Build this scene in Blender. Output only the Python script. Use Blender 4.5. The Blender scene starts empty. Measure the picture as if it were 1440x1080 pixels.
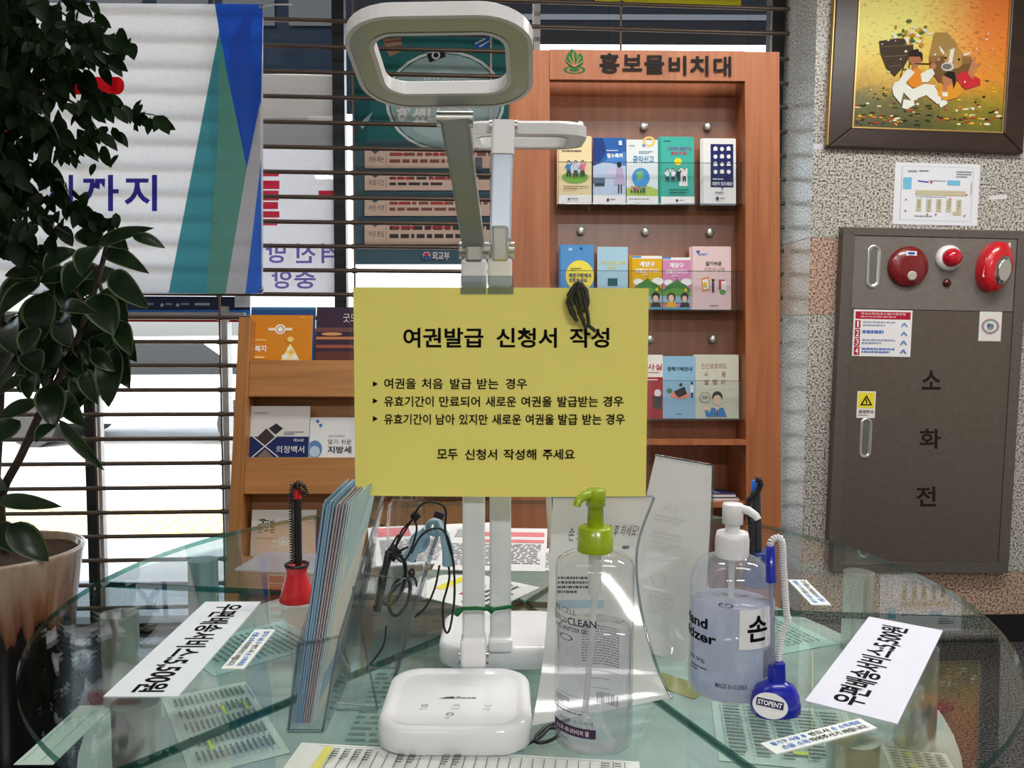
import bpy, bmesh, math, random
from mathutils import Vector, Matrix, noise
sc = bpy.context.scene
col = sc.collection
PI = math.pi
R = math.radians

# ------------------------------------------------------------------ camera, sky, sun, lamps, exposure
F_PX, PITCH, ROLL = 1180.0, R(4.0), R(0.2)
CAM = Vector((0, 0, 1.434))
cd = bpy.data.cameras.new('camera'); cam = bpy.data.objects.new('camera', cd); col.objects.link(cam)
cd.sensor_width = 36; cd.lens = F_PX * 36 / 1440; cd.clip_start = 0.02; cd.clip_end = 300
CROT = Matrix.Rotation(PI / 2 - PITCH, 3, 'X') @ Matrix.Rotation(ROLL, 3, 'Z')
cam.matrix_world = Matrix.Translation(CAM) @ CROT.to_4x4()
sc.camera = cam

w = bpy.data.worlds.new('sky'); sc.world = w; w.use_nodes = True
wt = w.node_tree; bg = wt.nodes['Background']
sky = wt.nodes.new('ShaderNodeTexSky'); sky.sky_type = 'NISHITA'; sky.sun_disc = False
sky.sun_elevation = R(48); sky.sun_rotation = R(200); sky.air_density = 1.0; sky.dust_density = 3.0
hs = wt.nodes.new('ShaderNodeHueSaturation'); hs.inputs['Saturation'].default_value = .45
wt.links.new(sky.outputs[0], hs.inputs['Color']); wt.links.new(hs.outputs[0], bg.inputs[0]); bg.inputs[1].default_value = 0.85

def lamp(name, kind, loc, rot, energy, color=(1, 1, 1), **kw):
    d = bpy.data.lights.new(name, kind); d.energy = energy; d.color = color
    for k, v in kw.items(): setattr(d, k, v)
    o = bpy.data.objects.new(name, d); col.objects.link(o); o.location = loc; o.rotation_euler = rot
    return o
lamp('sun', 'SUN', (-4, -4, 9), (R(42), 0, R(-38)), 5.0, (1, .96, .9), angle=R(.6))
CEIL = 3.2
LIGHTS = [(-.9, -2.0, 20), (.9, -2.0, 60), (-.7, .8, 4), (1.0, .8, 11), (1.9, 2.3, 36), (.4, 1.8, 25)]
for x, y, e_ in LIGHTS:
    lamp('ceiling_lamp', 'AREA', (x, y, CEIL - .07), (0, 0, 0), e_, (1, .97, .93), shape='RECTANGLE', size=1.1, size_y=.28)
vs = sc.view_settings
vs.view_transform = 'Standard'; vs.look = 'None'; vs.gamma = 1; vs.use_curve_mapping = False
vs.exposure = 0.12
sc.cycles.max_bounces = 14; sc.cycles.transparent_max_bounces = 40; sc.cycles.transmission_bounces = 10
sc.cycles.glossy_bounces = 5; sc.cycles.diffuse_bounces = 4; sc.cycles.sample_clamp_indirect = 6

# ------------------------------------------------------------------ pixel rays (1440x1080 frame)
def ray(px, py):
    return (CROT @ Vector(((px - 720) / F_PX, -(py - 540) / F_PX, -1)))
def at_y(px, py, y):
    d = ray(px, py); return CAM + d * (y / d.y)
def at_z(px, py, z):
    d = ray(px, py); return CAM + d * ((z - CAM.z) / d.z)
class Fr:
    """an upright (or leaning, or lying) sheet of space: x right, y away from the reader, z up"""
    def __init__(s, o, yaw=0, lean=0, spin=0, m=None):
        if m is None:
            m = Matrix.Translation(Vector(o)) @ (Matrix.Rotation(yaw, 4, 'Z') @ Matrix.Rotation(-lean, 4, 'X') @ Matrix.Rotation(spin, 4, 'Y'))
        s.M = m; s.I = m.inverted()
    def hit(s, px, py, y=0):
        o = s.I @ CAM; d = s.I.to_3x3() @ ray(px, py)
        q = o + d * ((y - o.y) / d.y); return q.x, q.z
    def off(s, x=0, y=0, z=0):
        return Fr(None, m=s.M @ Matrix.Translation((x, y, z)))
def lay(tl, tr, bl, z):
    """frame of a sheet lying at height z from the pixels of its own top left, top right, bottom left corners"""
    a, b, c = at_z(*tl, z), at_z(*tr, z), at_z(*bl, z)
    W, H = (b - a).length, (c - a).length
    X = (b - a).normalized(); N = Vector((0, 0, 1)); Z = N.cross(X)
    m = Matrix((X, -N, Z)).transposed().to_4x4(); m.translation = a - Z * abs((a - c).dot(Z))
    return Fr(None, m=m), W, abs((a - c).dot(Z))

# ------------------------------------------------------------------ materials
def lin(c):
    return tuple(((v / 255) / 12.92 if v / 255 <= .04045 else ((v / 255 + .055) / 1.055) ** 2.4) for v in c) + (1,)
MC = {}
def nodes(name):
    m = bpy.data.materials.new(name); m.use_nodes = True
    return m, m.node_tree, m.node_tree.nodes['Principled BSDF']
def link(t, a, b): t.links.new(a, b)
def plain(c, rough=.5, metal=0, name=None, coat=0, var=.06, spec=.5, scale=40):
    key = (tuple(c), rough, metal, coat, var, spec)
    if key in MC: return MC[key]
    m, t, p = nodes(name or 'surface'); MC[key] = m
    n = t.nodes.new('ShaderNodeTexNoise'); n.inputs['Scale'].default_value = scale; n.inputs['Detail'].default_value = 4
    tc = t.nodes.new('ShaderNodeTexCoord'); link(t, tc.outputs['Object'], n.inputs['Vector'])
    r = t.nodes.new('ShaderNodeValToRGB'); L = lin(c)
    r.color_ramp.elements[0].position = .3; r.color_ramp.elements[1].position = .7
    r.color_ramp.elements[0].color = tuple(v * (1 - var) for v in L[:3]) + (1,)
    r.color_ramp.elements[1].color = tuple(min(1, v * (1 + var)) for v in L[:3]) + (1,)
    link(t, n.outputs['Fac'], r.inputs['Fac']); link(t, r.outputs['Color'], p.inputs['Base Color'])
    p.inputs['Roughness'].default_value = rough; p.inputs['Metallic'].default_value = metal
    p.inputs['Coat Weight'].default_value = coat; p.inputs['Specular IOR Level'].default_value = spec
    p.inputs['Coat Roughness'].default_value = .05
    return m
def paper(c, rough=.6): return plain(c, rough, 0, 'paper', 0, .015, .2)
def ramp(t, stops, fac):
    r = t.nodes.new('ShaderNodeValToRGB'); e = r.color_ramp.elements
    while len(e) < len(stops): e.new(.5)
    for q, (pos, c) in zip(e, stops): q.position = pos; q.color = lin(c)
    link(t, fac, r.inputs['Fac']); return r.outputs['Color']
def noise_fac(t, scale, stretch=(1, 1, 1), detail=6, dist=0, rough=.5):
    tc = t.nodes.new('ShaderNodeTexCoord'); mp = t.nodes.new('ShaderNodeMapping'); mp.inputs['Scale'].default_value = stretch
    n = t.nodes.new('ShaderNodeTexNoise'); n.inputs['Scale'].default_value = scale; n.inputs['Detail'].default_value = detail
    n.inputs['Distortion'].default_value = dist; n.inputs['Roughness'].default_value = rough
    link(t, tc.outputs['Object'], mp.inputs['Vector']); link(t, mp.outputs[0], n.inputs['Vector']); return n.outputs['Fac']
def wood(name, a, b, stretch=(14, 14, .7), rough=.38):
    m, t, p = nodes(name)
    link(t, ramp(t, [(.3, a), (.7, b)], noise_fac(t, 3, stretch, 8, .6)), p.inputs['Base Color'])
    p.inputs['Roughness'].default_value = rough; return m
def granite(name, a, b, c, scale=150, rough=.33):
    m, t, p = nodes(name)
    link(t, ramp(t, [(.41, a), (.475, b), (.57, c)], noise_fac(t, scale, (1, 1, 1), 3, 0, .6)), p.inputs['Base Color'])
    p.inputs['Roughness'].default_value = rough; return m
def clear(name, tint=(1, 1, 1), f0=.04, rough=.0, body=0, bodycol=(255, 255, 255)):
    """thin clear plastic or glass: see-through with a mirror reflection growing at grazing angles"""
    m = bpy.data.materials.new(name); m.use_nodes = True; t = m.node_tree; t.nodes.clear()
    out = t.nodes.new('ShaderNodeOutputMaterial')
    g = t.nodes.new('ShaderNodeNewGeometry'); d = t.nodes.new('ShaderNodeVectorMath'); d.operation = 'DOT_PRODUCT'
    link(t, g.outputs['Normal'], d.inputs[0]); link(t, g.outputs['Incoming'], d.inputs[1])
    def mth(op, a, b=None):
        q = t.nodes.new('ShaderNodeMath'); q.operation = op
        for i, v in enumerate((a, b)):
            if v is None: continue
            if isinstance(v, (int, float)): q.inputs[i].default_value = v
            else: link(t, v, q.inputs[i])
        return q.outputs[0]
    c = mth('ABSOLUTE', d.outputs['Value']); k = mth('POWER', mth('SUBTRACT', 1, c), 5)
    fr = mth('ADD', mth('MULTIPLY', k, 1 - f0), f0)
    tr = t.nodes.new('ShaderNodeBsdfTransparent'); tr.inputs[0].default_value = (*tint, 1)
    gl = t.nodes.new('ShaderNodeBsdfGlossy'); gl.inputs['Roughness'].default_value = rough
    base = tr.outputs[0]
    if body:
        df = t.nodes.new('ShaderNodeBsdfDiffuse'); df.inputs[0].default_value = lin(bodycol)
        tl = t.nodes.new('ShaderNodeBsdfTranslucent'); tl.inputs[0].default_value = lin(bodycol)
        mm = t.nodes.new('ShaderNodeMixShader'); mm.inputs[0].default_value = .5
        link(t, df.outputs[0], mm.inputs[1]); link(t, tl.outputs[0], mm.inputs[2])
        m2 = t.nodes.new('ShaderNodeMixShader'); m2.inputs[0].default_value = body
        link(t, tr.outputs[0], m2.inputs[1]); link(t, mm.outputs[0], m2.inputs[2]); base = m2.outputs[0]
    mx = t.nodes.new('ShaderNodeMixShader')
    link(t, fr, mx.inputs[0]); link(t, base, mx.inputs[1]); link(t, gl.outputs[0], mx.inputs[2])
    link(t, mx.outputs[0], out.inputs[0]); return m
def cloth(c, trans=.55):
    key = ('cloth', tuple(c), trans)
    if key in MC: return MC[key]
    m = bpy.data.materials.new('banner_cloth'); m.use_nodes = True; t = m.node_tree; t.nodes.clear(); MC[key] = m
    out = t.nodes.new('ShaderNodeOutputMaterial'); a = t.nodes.new('ShaderNodeBsdfDiffuse'); b = t.nodes.new('ShaderNodeBsdfTranslucent')
    tc = ramp(t, [(.3, tuple(v * .97 for v in c)), (.7, c)], noise_fac(t, 60))
    link(t, tc, a.inputs[0]); link(t, tc, b.inputs[0])
    mx = t.nodes.new('ShaderNodeMixShader'); mx.inputs[0].default_value = trans
    link(t, a.outputs[0], mx.inputs[1]); link(t, b.outputs[0], mx.inputs[2]); link(t, mx.outputs[0], out.inputs[0]); return m
def emit(name, c, s):
    m, t, p = nodes(name); p.inputs['Emission Color'].default_value = lin(c); p.inputs['Emission Strength'].default_value = s
    p.inputs['Base Color'].default_value = lin(c); return m

M_WOOD = wood('cherry_wood', (146, 82, 46), (174, 106, 64))
M_WOODIN = wood('cherry_wood_back_panel', (136, 76, 44), (160, 94, 56))
M_OAK = wood('oak_wood', (150, 98, 48), (182, 124, 66), (.7, 14, 14))
M_OAKV = wood('oak_wood_upright', (150, 98, 48), (178, 120, 64))
M_GRAN = granite('grey_granite', (64, 62, 60), (166, 162, 154), (208, 205, 198), 115)
M_PINK = granite('pink_granite', (88, 66, 56), (168, 138, 120), (205, 180, 162), 115)
M_DGRAN = granite('dark_floor_granite', (28, 28, 30), (58, 58, 60), (98, 98, 100), 120, .2)
M_BLACKSTONE = plain((24, 23, 22), .25, 0, 'black_stone')
M_STEEL = plain((128, 123, 118), .38, .35, 'brushed_steel', 0, .08)
M_STEELD = plain((104, 98, 94), .38, .35, 'steel_groove', 0, .08)
M_DOOR = plain((104, 95, 89), .34, .4, 'steel_door', 0, .08)
M_CHROME = plain((210, 210, 210), .15, 1, 'chrome', 0, .02)
M_ALU = plain((205, 206, 202), .28, .9, 'satin_metal', 0, .03)
M_SLAT = plain((112, 98, 88), .34, .65, 'bronze_tube', 0, .06)
M_FRAME = plain((44, 46, 50), .4, .3, 'dark_window_frame')
M_FRAMEW = plain((196, 194, 192), .4, .3, 'pale_window_frame')
M_WHITE = plain((236, 236, 238), .3, 0, 'white_plastic', 0, .01)
M_WHITEG = plain((228, 230, 234), .12, 0, 'glossy_white_plastic', 0, .01)
M_GREYP = plain((182, 184, 178), .28, .2, 'grey_light_panel', .3, .02)
M_ARMG = plain((150, 154, 148), .3, .45, 'shaded_metal_arm', 0, .02)  # front lamp's upper arm: its shade is put into this darker grey
M_ARMW = plain((222, 226, 228), .3, .2, 'white_metal_arm', 0, .02)
M_ARMB = plain((204, 216, 232), .3, .2, 'pale_blue_metal_arm', 0, .02)
M_BLACK = plain((18, 18, 20), .35, 0, 'black_plastic')
M_RED = plain((205, 22, 36), .25, 0, 'red_plastic', .4, .02)
M_BLUE = plain((18, 32, 165), .25, 0, 'blue_plastic', .4, .02)
M_LIME = plain((150, 176, 18), .25, 0, 'lime_plastic', .3, .02)
M_INK = plain((12, 12, 14), .8, 0, 'ink', 0, .01, .1)
M_ACRY = clear('clear_acrylic', (.97, .975, .985), .045)
M_ACRB = clear('satin_acrylic', (.965, .965, .97), .03, .3)
M_ACRYE = clear('acrylic_edge', (.62, .68, .72), .12, .1)
M_LAMI = clear('laminate_film', (.97, .97, .97), .05, .06)
M_PET = clear('clear_bottle_wall', (.955, .96, .965), .06)
M_WIN = clear('window_glass', (.96, .98, .98), .018)
M_TGLASS = clear('table_glass', (.925, .968, .958), .04)
M_TEDGE = clear('green_glass_edge', (.20, .44, .39), .06, .05, .25, (30, 84, 74))
M_SHELFG = plain((172, 186, 182), .2, 0, 'pale_green_glass_board', .3, .04)

# ------------------------------------------------------------------ mesh building
TXT = {}
_tc = bpy.data.curves.new('lettering', 'FONT'); _to = bpy.data.objects.new('lettering', _tc)
_tc.resolution_u = 3
def glyphs(s, bold=0):
    k = (s, bold)
    if k not in TXT:
        _tc.body = s; _tc.offset = bold
        m = _to.to_mesh()
        vs_ = [(v.co.x, v.co.y) for v in m.vertices]; fs = [tuple(p.vertices) for p in m.polygons]
        _to.to_mesh_clear()
        xs = [v[0] for v in vs_] or [0, 1]; ys = [v[1] for v in vs_] or [0, 1]
        x0, x1, y0, y1 = min(xs), max(xs), min(ys), max(ys)
        TXT[k] = ([((x - x0) / max(x1 - x0, 1e-6), (y - y0) / max(y1 - y0, 1e-6)) for x, y in vs_], fs)
    return TXT[k]
def rrect(w_, h_, r, n=5):
    p = []
    for cx, cy, a0 in ((w_ / 2 - r, h_ / 2 - r, 0), (-w_ / 2 + r, h_ / 2 - r, 90), (-w_ / 2 + r, -h_ / 2 + r, 180), (w_ / 2 - r, -h_ / 2 + r, 270)):
        for i in range(n + 1):
            a = R(a0 + 90 * i / n); p.append((cx + r * math.cos(a), cy + r * math.sin(a)))
    return p
class MB:
    def __init__(s, xf=None): s.v = []; s.f = []; s.m = []; s.mats = []; s.xf = xf; s.sm = []
    def mi(s, mat):
        if mat not in s.mats: s.mats.append(mat)
        return s.mats.index(mat)
    def add(s, vs_, fs, mat, smooth=False):
        b = len(s.v); i = s.mi(mat)
        s.v += [(s.xf @ Vector(q)) if s.xf else Vector(q) for q in vs_]
        for f in fs: s.f.append(tuple(b + k for k in f)); s.m.append(i); s.sm.append(smooth)
    def box(s, x0, x1, y0, y1, z0, z1, mat):
        v = [(x, y, z) for x in (x0, x1) for y in (y0, y1) for z in (z0, z1)]
        s.add(v, [(0, 1, 3, 2), (4, 6, 7, 5), (0, 4, 5, 1), (2, 3, 7, 6), (0, 2, 6, 4), (1, 5, 7, 3)], mat)
    def prism(s, out, z0, z1, mat, top=None, side=None, sm=False):
        n = len(out); v = [(x, y, z0) for x, y in out] + [(x, y, z1) for x, y in out]
        s.add(v, [tuple(range(n))[::-1]], mat); s.add(v, [tuple(range(n, 2 * n))], top or mat)
        s.add(v, [(i, (i + 1) % n, n + (i + 1) % n, n + i) for i in range(n)], side or mat, sm)
    def slab(s, out, y0, y1, mat):
        """outline in x,z extruded along y"""
        n = len(out); v = [(x, y0, z) for x, z in out] + [(x, y1, z) for x, z in out]
        s.add(v, [tuple(range(n)), tuple(range(n, 2 * n))[::-1]] + [(i, n + i, n + (i + 1) % n, (i + 1) % n) for i in range(n)], mat)
    def loft(s, rings, mat, cap=True, smooth=True):
        n = len(rings[0]); v = [q for r in rings for q in r]; fs = []
        for k in range(len(rings) - 1):
            for i in range(n):
                j = (i + 1) % n; fs.append((k * n + i, k * n + j, (k + 1) * n + j, (k + 1) * n + i))
        s.add(v, fs, mat, smooth)
        if cap: s.add(rings[0], [tuple(range(n))[::-1]], mat); s.add(rings[-1], [tuple(range(n))], mat)
    def lathe(s, prof, mat, seg=32, c=(0, 0, 0), cap=True, sx=1, sy=1):
        s.loft([[(c[0] + r * sx * math.cos(2 * PI * i / seg), c[1] + r * sy * math.sin(2 * PI * i / seg), c[2] + z) for i in range(seg)] for r, z in prof], mat, cap)
    def tube(s, pts, r, mat, seg=8, taper=None, cap=True):
        pts = [Vector(p) for p in pts]; rings = []; up = None
        for i, p in enumerate(pts):
            d = (pts[min(i + 1, len(pts) - 1)] - pts[max(i - 1, 0)]).normalized()
            if up is None: up = d.orthogonal().normalized()
            up = (up - d * up.dot(d)); up = up.normalized() if up.length > 1e-6 else d.orthogonal().normalized()
            b = d.cross(up); rr = r if taper is None else r + (taper - r) * i / (len(pts) - 1)
            rings.append([p + (up * math.cos(2 * PI * k / seg) + b * math.sin(2 * PI * k / seg)) * rr for k in range(seg)])
        s.loft(rings, mat, cap)
    def beam(s, a, b, wd, th, mat, side=Vector((1, 0, 0))):
        a, b = Vector(a), Vector(b); d = (b - a).normalized(); x = (side - d * side.dot(d)).normalized(); y = d.cross(x)
        o = rrect(wd, th, min(wd, th) * .2, 2)
        s.loft([[p + x * u + y * v for u, v in o] for p in (a, b)], mat, True, False)
    def disc(s, c, r, mat, n=24, ry=None, y=0):
        """flat disc in x,z at y"""
        ry = ry or r
        s.add([(c[0] + r * math.cos(2 * PI * i / n), y, c[1] + ry * math.sin(2 * PI * i / n)) for i in range(n)], [tuple(range(n))], mat)
    def build(s, name, parent=None, M=None, bevel=0, weld=False):
        me = bpy.data.meshes.new(name); me.from_pydata(s.v, [], s.f)
        for m in s.mats: me.materials.append(m)
        me.polygons.foreach_set('material_index', s.m); me.polygons.foreach_set('use_smooth', s.sm); me.update()
        o = bpy.data.objects.new(name, me); col.objects.link(o)
        if M is not None: o.matrix_world = M
        if parent: o.parent = parent
        if bevel:
            b = o.modifiers.new('bevel', 'BEVEL'); b.width = bevel; b.segments = 2; b.limit_method = 'ANGLE'; b.angle_limit = R(40)
        return o
def tag(o, label=None, cat=None, group=None, kind=None):
    if label: o['label'] = label
    if cat: o['category'] = cat
    if group: o['group'] = group
    if kind: o['kind'] = kind
    return o
def empty(name, M, label, cat, group=None):
    o = bpy.data.objects.new(name, None); col.objects.link(o); o.empty_display_size = .05
    o.matrix_world = M if isinstance(M, Matrix) else Matrix.Translation(Vector(M))
    return tag(o, label, cat, group)
def copy_tree(o, parent=None):
    c = o.copy(); col.objects.link(c)
    if parent: c.parent = parent
    for ch in list(o.children): copy_tree(ch, c)
    return c
def struct(o): o['kind'] = 'structure'; return o
def C(c): return c if not isinstance(c, tuple) else paper(c)
RS = random.Random(5)
def art(mb, spec, f, y0=-.0004, step=.00012, matf=None):
    """printed matter: every item is laid a hair in front of the one before; f maps (x, y down) to (x, z)"""
    y = y0
    mt = matf or C
    for it in spec:
        k = it[0]; y -= step
        if k == 'r':
            _, a, b, c, d, cl = it; q = [f(a, d), f(c, d), f(c, b), f(a, b)]; mb.add([(x, y, z) for x, z in q], [(0, 1, 2, 3)], mt(cl))
        elif k == 'e':
            _, cx, cy, rx, ry, cl = it; n = 24
            q = [f(cx + rx * math.cos(2 * PI * i / n), cy - ry * math.sin(2 * PI * i / n)) for i in range(n)]
            mb.add([(x, y, z) for x, z in q], [tuple(range(n))], mt(cl))
        elif k == 'o':      # ring
            _, cx, cy, rx, ry, th, cl = it; n = 28; q = []
            for s_ in (1, 1 - th):
                q += [f(cx + rx * s_ * math.cos(2 * PI * i / n), cy - ry * s_ * math.sin(2 * PI * i / n)) for i in range(n)]
            mb.add([(x, y, z) for x, z in q], [(i, (i + 1) % n, n + (i + 1) % n, n + i) for i in range(n)], mt(cl))
        elif k == 'p':
            q = [f(*p) for p in it[1]]; mb.add([(x, y, z) for x, z in q], [tuple(range(len(q)))], mt(it[2]))
        elif k == 't':
            _, s_, a, b, c, d, cl = it[:7]; vs_, fs = glyphs(s_, it[7] if len(it) > 7 else 0)
            q = [f(a + u * (c - a), d + v * (b - d)) for u, v in vs_]; mb.add([(x, y, z) for x, z in q], fs, mt(cl))
        elif k == 'l':      # rows of print too small to read
            _, a, b, c, d, n, cl = it; h = (d - b) / n
            for i in range(n):
                x = a; e = a + (c - a) * (1 if i < n - 1 else RS.uniform(.5, .9)); yy = b + i * h
                while x < e - (c - a) * .02:
                    x2 = min(e, x + (c - a) * RS.uniform(.03, .12)); q = [f(x, yy + h * .5), f(x2, yy + h * .5), f(x2, yy), f(x, yy)]
                    mb.add([(u, y, v) for u, v in q], [(0, 1, 2, 3)], mt(cl)); x = x2 + (c - a) * .022
        elif k == 's':      # stroke polyline
            _, pts, wd, cl = it
            for (xa, ya), (xb, yb) in zip(pts, pts[1:]):
                L_ = math.hypot(xb - xa, yb - ya) or 1; nx, ny = -(yb - ya) / L_ * wd / 2, (xb - xa) / L_ * wd / 2
                q = [f(xa + nx, ya + ny), f(xb + nx, yb + ny), f(xb - nx, yb - ny), f(xa - nx, ya - ny)]
                mb.add([(x, y, z) for x, z in q], [(0, 1, 2, 3)], mt(cl))
def sheet(name, fr, W, H, th, base, spec, label, cat, group=None, f=None, film=None, curl=0):
    """a sheet of paper or card, x 0..W, z 0..H, printed on the face toward -y"""
    mb = MB(); mb.box(0, W, 0, th, 0, H, C(base))
    if film: mb.box(-film, W + film, th * .2, th * .8, -film, H + film, M_LAMI)
    art(mb, spec, f or (lambda x, y: (x * W, (1 - y) * H)))
    o = mb.build(name, None, fr.M)
    return tag(o, label, cat, group)

# ------------------------------------------------------------------ the setting
WIN = Fr((0, 3.88, 0), yaw=R(4))          # plane of the shutter bars in front of the window
WALL = Fr((0, 3.66, 0), yaw=R(2))         # plane of the granite wall
def wallpt(px, py): return WALL.hit(px, py)
XC = WALL.hit(1138, 400)[0]               # the corner of the granite pier
mb = MB(); mb.box(-3.8, 3.6, -4, 4.6, -.05, 0, M_DGRAN); struct(mb.build('floor'))
mb = MB(); mb.box(-3.8, 3.6, -4, 4.6, CEIL, CEIL + .1, plain((228, 226, 220), .8, 0, 'ceiling_board')); struct(mb.build('ceiling'))
PLAST = plain((214, 210, 200), .8, 0, 'painted_plaster')
mb = MB(); mb.box(-3.8, -3.7, -4, 3.62, 0, CEIL, PLAST); struct(mb.build('wall_left'))
mb = MB(); mb.box(-3.8, 3.6, -4.1, -4, 0, CEIL, PLAST); struct(mb.build('wall_back'))
mb = MB(); mb.box(3.5, 3.6, -4, 3.75, 0, CEIL, PLAST); struct(mb.build('wall_side'))
# granite pier with a pink band, joints and a black foot
mb = MB()
zz = [wallpt(1160, y)[1] for y in (1060, 866, 806, 443, 334, -500)]
xr = 3.48
spans = [(0, zz[1] , M_BLACKSTONE), (zz[1], zz[2], M_PINK), (zz[2], zz[3], M_GRAN), (zz[3], zz[4], M_PINK), (zz[4], CEIL, M_GRAN)]
for a_, b_, m_ in spans:
    mb.box(XC, xr, 0, .55, a_ + .0015, b_ - .0015, m_)
mb.box(XC + .002, xr - .002, .002, .53, 0.001, CEIL - .001, plain((120, 124, 118), .7, 0, 'stone_joint'))
struct(mb.build('wall_right', None, WALL.M))
# window: sill, frame, panes
GL = .14
mb = MB(); z0 = WIN.hit(150, 905, GL)[1]; z1 = WIN.hit(150, 878, GL)[1]
mb.box(-3.75, XC + .1, GL - .1, GL + .12, 0, z0, plain((70, 72, 74), .5, 0, 'grey_wall_panel')); mb.box(-3.75, XC + .1, GL - .12, GL + .14, z0, z1 - .02, M_FRAMEW)
struct(mb.build('wall_front', None, WIN.M))
win = empty('window_1', WIN.M, None, None); struct(win)
mb = MB()
for px, wd, m_ in ((126, .045, M_FRAME), (318, .03, M_FRAMEW), (481, .055, M_FRAME), (-300, .05, M_FRAME), (1080, .06, M_FRAME), (752, .03, M_FRAMEW)):
    x = WIN.hit(px, 500, GL)[0]; zt = 3.1 if px not in (126, 318) else WIN.hit(126, 430, GL)[1]
    mb.box(x - wd / 2, x + wd / 2, GL - .03, GL + .05, z1 - .02, zt, m_)
    if px == 126: mb.box(x + wd / 2, x + wd / 2 + .02, GL - .01, GL + .03, z1 - .02, zt, M_FRAMEW)
zt = WIN.hit(200, 442, GL)[1]; mb.box(-3.7, WIN.hit(345, 440, GL)[0], GL - .02, GL + .03, zt - .02, zt + .01, M_FRAMEW)
mb.box(-3.75, XC + .1, GL - .05, GL + .05, 3.05, CEIL, M_FRAME)
mb.box(-3.75, XC + .1, GL - .05, GL + .05, z1 - .02, z1 + .02, M_FRAME)
fo = mb.build('window_frame', win)
mb = MB(); mb.box(-3.7, XC + .08, GL + .008, GL + .014, z1, 3.08, M_WIN); mb.build('pane', win)

# bar shutter
sh = empty('bar_shutter', WIN.M, 'see-through window shutter of thin bronze horizontal bars', 'window shutter')
ys = [28, 65, 101, 136, 172, 207, 242, 277, 312, 346, 380, 414, 447, 481, 514, 548, 582, 616, 650, 684, 718, 751, 784, 818, 850, 880, -8, -44]
X0s, X1s = -3.65, XC - .03
for y in ys:
    zc = WIN.hit(420, y)[1]
    mb = MB(); mb.tube([(X0s, 0, zc), (X1s, 0, zc)], .0098, M_SLAT, 8); mb.build('bar', sh)
zlo, zhi = WIN.hit(420, 884)[1], WIN.hit(420, -60)[1]
for px in (-120, 125, 306, 498, 690, 870, 1078):
    x = WIN.hit(px, 300)[0]; mb = MB(); mb.box(x - .004, x + .004, -.006, .006, zlo, zhi, M_SLAT)
    for y in ys:
        zc = WIN.hit(420, y)[1]; mb.tube([(x - .012, 0, zc), (x + .012, 0, zc)], .0125, M_SLAT, 8)
    mb.build('link_chain', sh)

# ------------------------------------------------------------------ outside
mb = MB(); mb.box(-40, 40, 4.75, 60, -.25, -.15, plain((196, 192, 188), .8, 0, 'pale_pavement', 0, .12, .3, 2)); struct(mb.build('ground'))
def outside(name, y, rect, th, cl, label, cat, spec=None, rough=.6):
    f = Fr((0, y, 0)); a, d = f.hit(rect[0], rect[1]), f.hit(rect[2], rect[3])
    W, H = d[0] - a[0], a[1] - d[1]; mb = MB(); mb.box(0, W, 0, th, 0, H, plain(cl, .9, 0, 'outdoor_surface', 0, .1, .05))
    if spec: art(mb, spec, lambda x, yy: (x * W, (1 - yy) * H), -.002, .003)
    return tag(mb.build(name, None, f.off(a[0], 0, d[1]).M), label, cat)
# tall glazed office block over the road and the dark canopy
o = outside('office_building', 16, (-900, -900, 500, 104), 3, (5, 12, 20), 'dark blue glazed building across the street seen between upper bars', 'building',
    [('r', .02 + .07 * i, .1, .075 + .07 * i, .93, (2, 7, 15)) for i in range(14)], .6)
PO = WIN.off(0, GL + .0148, 0); f = PO; mb = MB()
a, d = f.hit(340, 104), f.hit(472, 412)
mb.box(a[0], d[0], 0, .0015, d[1], a[1], cloth((240, 238, 240), .6)); RC, PC = (226, 60, 84), (150, 128, 205)
sp = [('r', 340, 104, 472, 166, (226, 220, 212)), ('r', 340, 166, 472, 208, (186, 182, 182))]
for (x0, y0, x1, y1) in ((366, 242, 392, 248), (366, 254, 393, 266), (366, 268, 392, 282), (366, 284, 391, 294), (366, 297, 393, 306), (366, 308, 390, 317), (448, 268, 472, 281)): sp.append(('r', x0, y0, x1, y1, RC))
def mirror_text(s, x0, y0, x1, y1, cl): return ('t', s, x1, y0, x0, y1, cl, .02)
sp += [mirror_text('망', 374, 342, 402, 370, PC), mirror_text('진', 416, 342, 444, 370, PC), mirror_text('격', 452, 342, 478, 370, PC), mirror_text('앙', 382, 380, 410, 406, PC), mirror_text('중', 414, 380, 444, 406, PC)]
art(mb, sp, f.hit, -.00005, .00004, lambda c: cloth(c, .6) if isinstance(c, tuple) else c)
tag(mb.build('street_banner', None, f.M), 'white banner outside the glass with mirrored red and purple letters', 'banner')
f = PO; mb = MB(); a, d = f.hit(120, 416), f.hit(352, 446)
mb.box(a[0], d[0], 0, .0015, d[1], a[1], paper((26, 36, 78)))
art(mb, [('r', 120, 436, 352, 443, (40, 130, 225)), ('r', 330, 416, 352, 432, (240, 240, 245)), ('r', 120, 443, 352, 446, (240, 240, 245)), ('l', 196, 426, 222, 432, 1, (190, 195, 215)), ('e', 228, 429, 2.5, 2.5, (220, 225, 240)), ('l', 233, 426, 244, 432, 1, (190, 195, 215)), ('e', 250, 429, 2.5, 2.5, (220, 225, 240)), ('l', 255, 426, 268, 432, 1, (190, 195, 215)), ('l', 274, 426, 298, 433, 1, (220, 225, 240))], f.hit, -.00005, .00004)
tag(mb.build('street_strip_banner', None, f.M), 'navy and blue strip banner below the big banner', 'banner')
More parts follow.
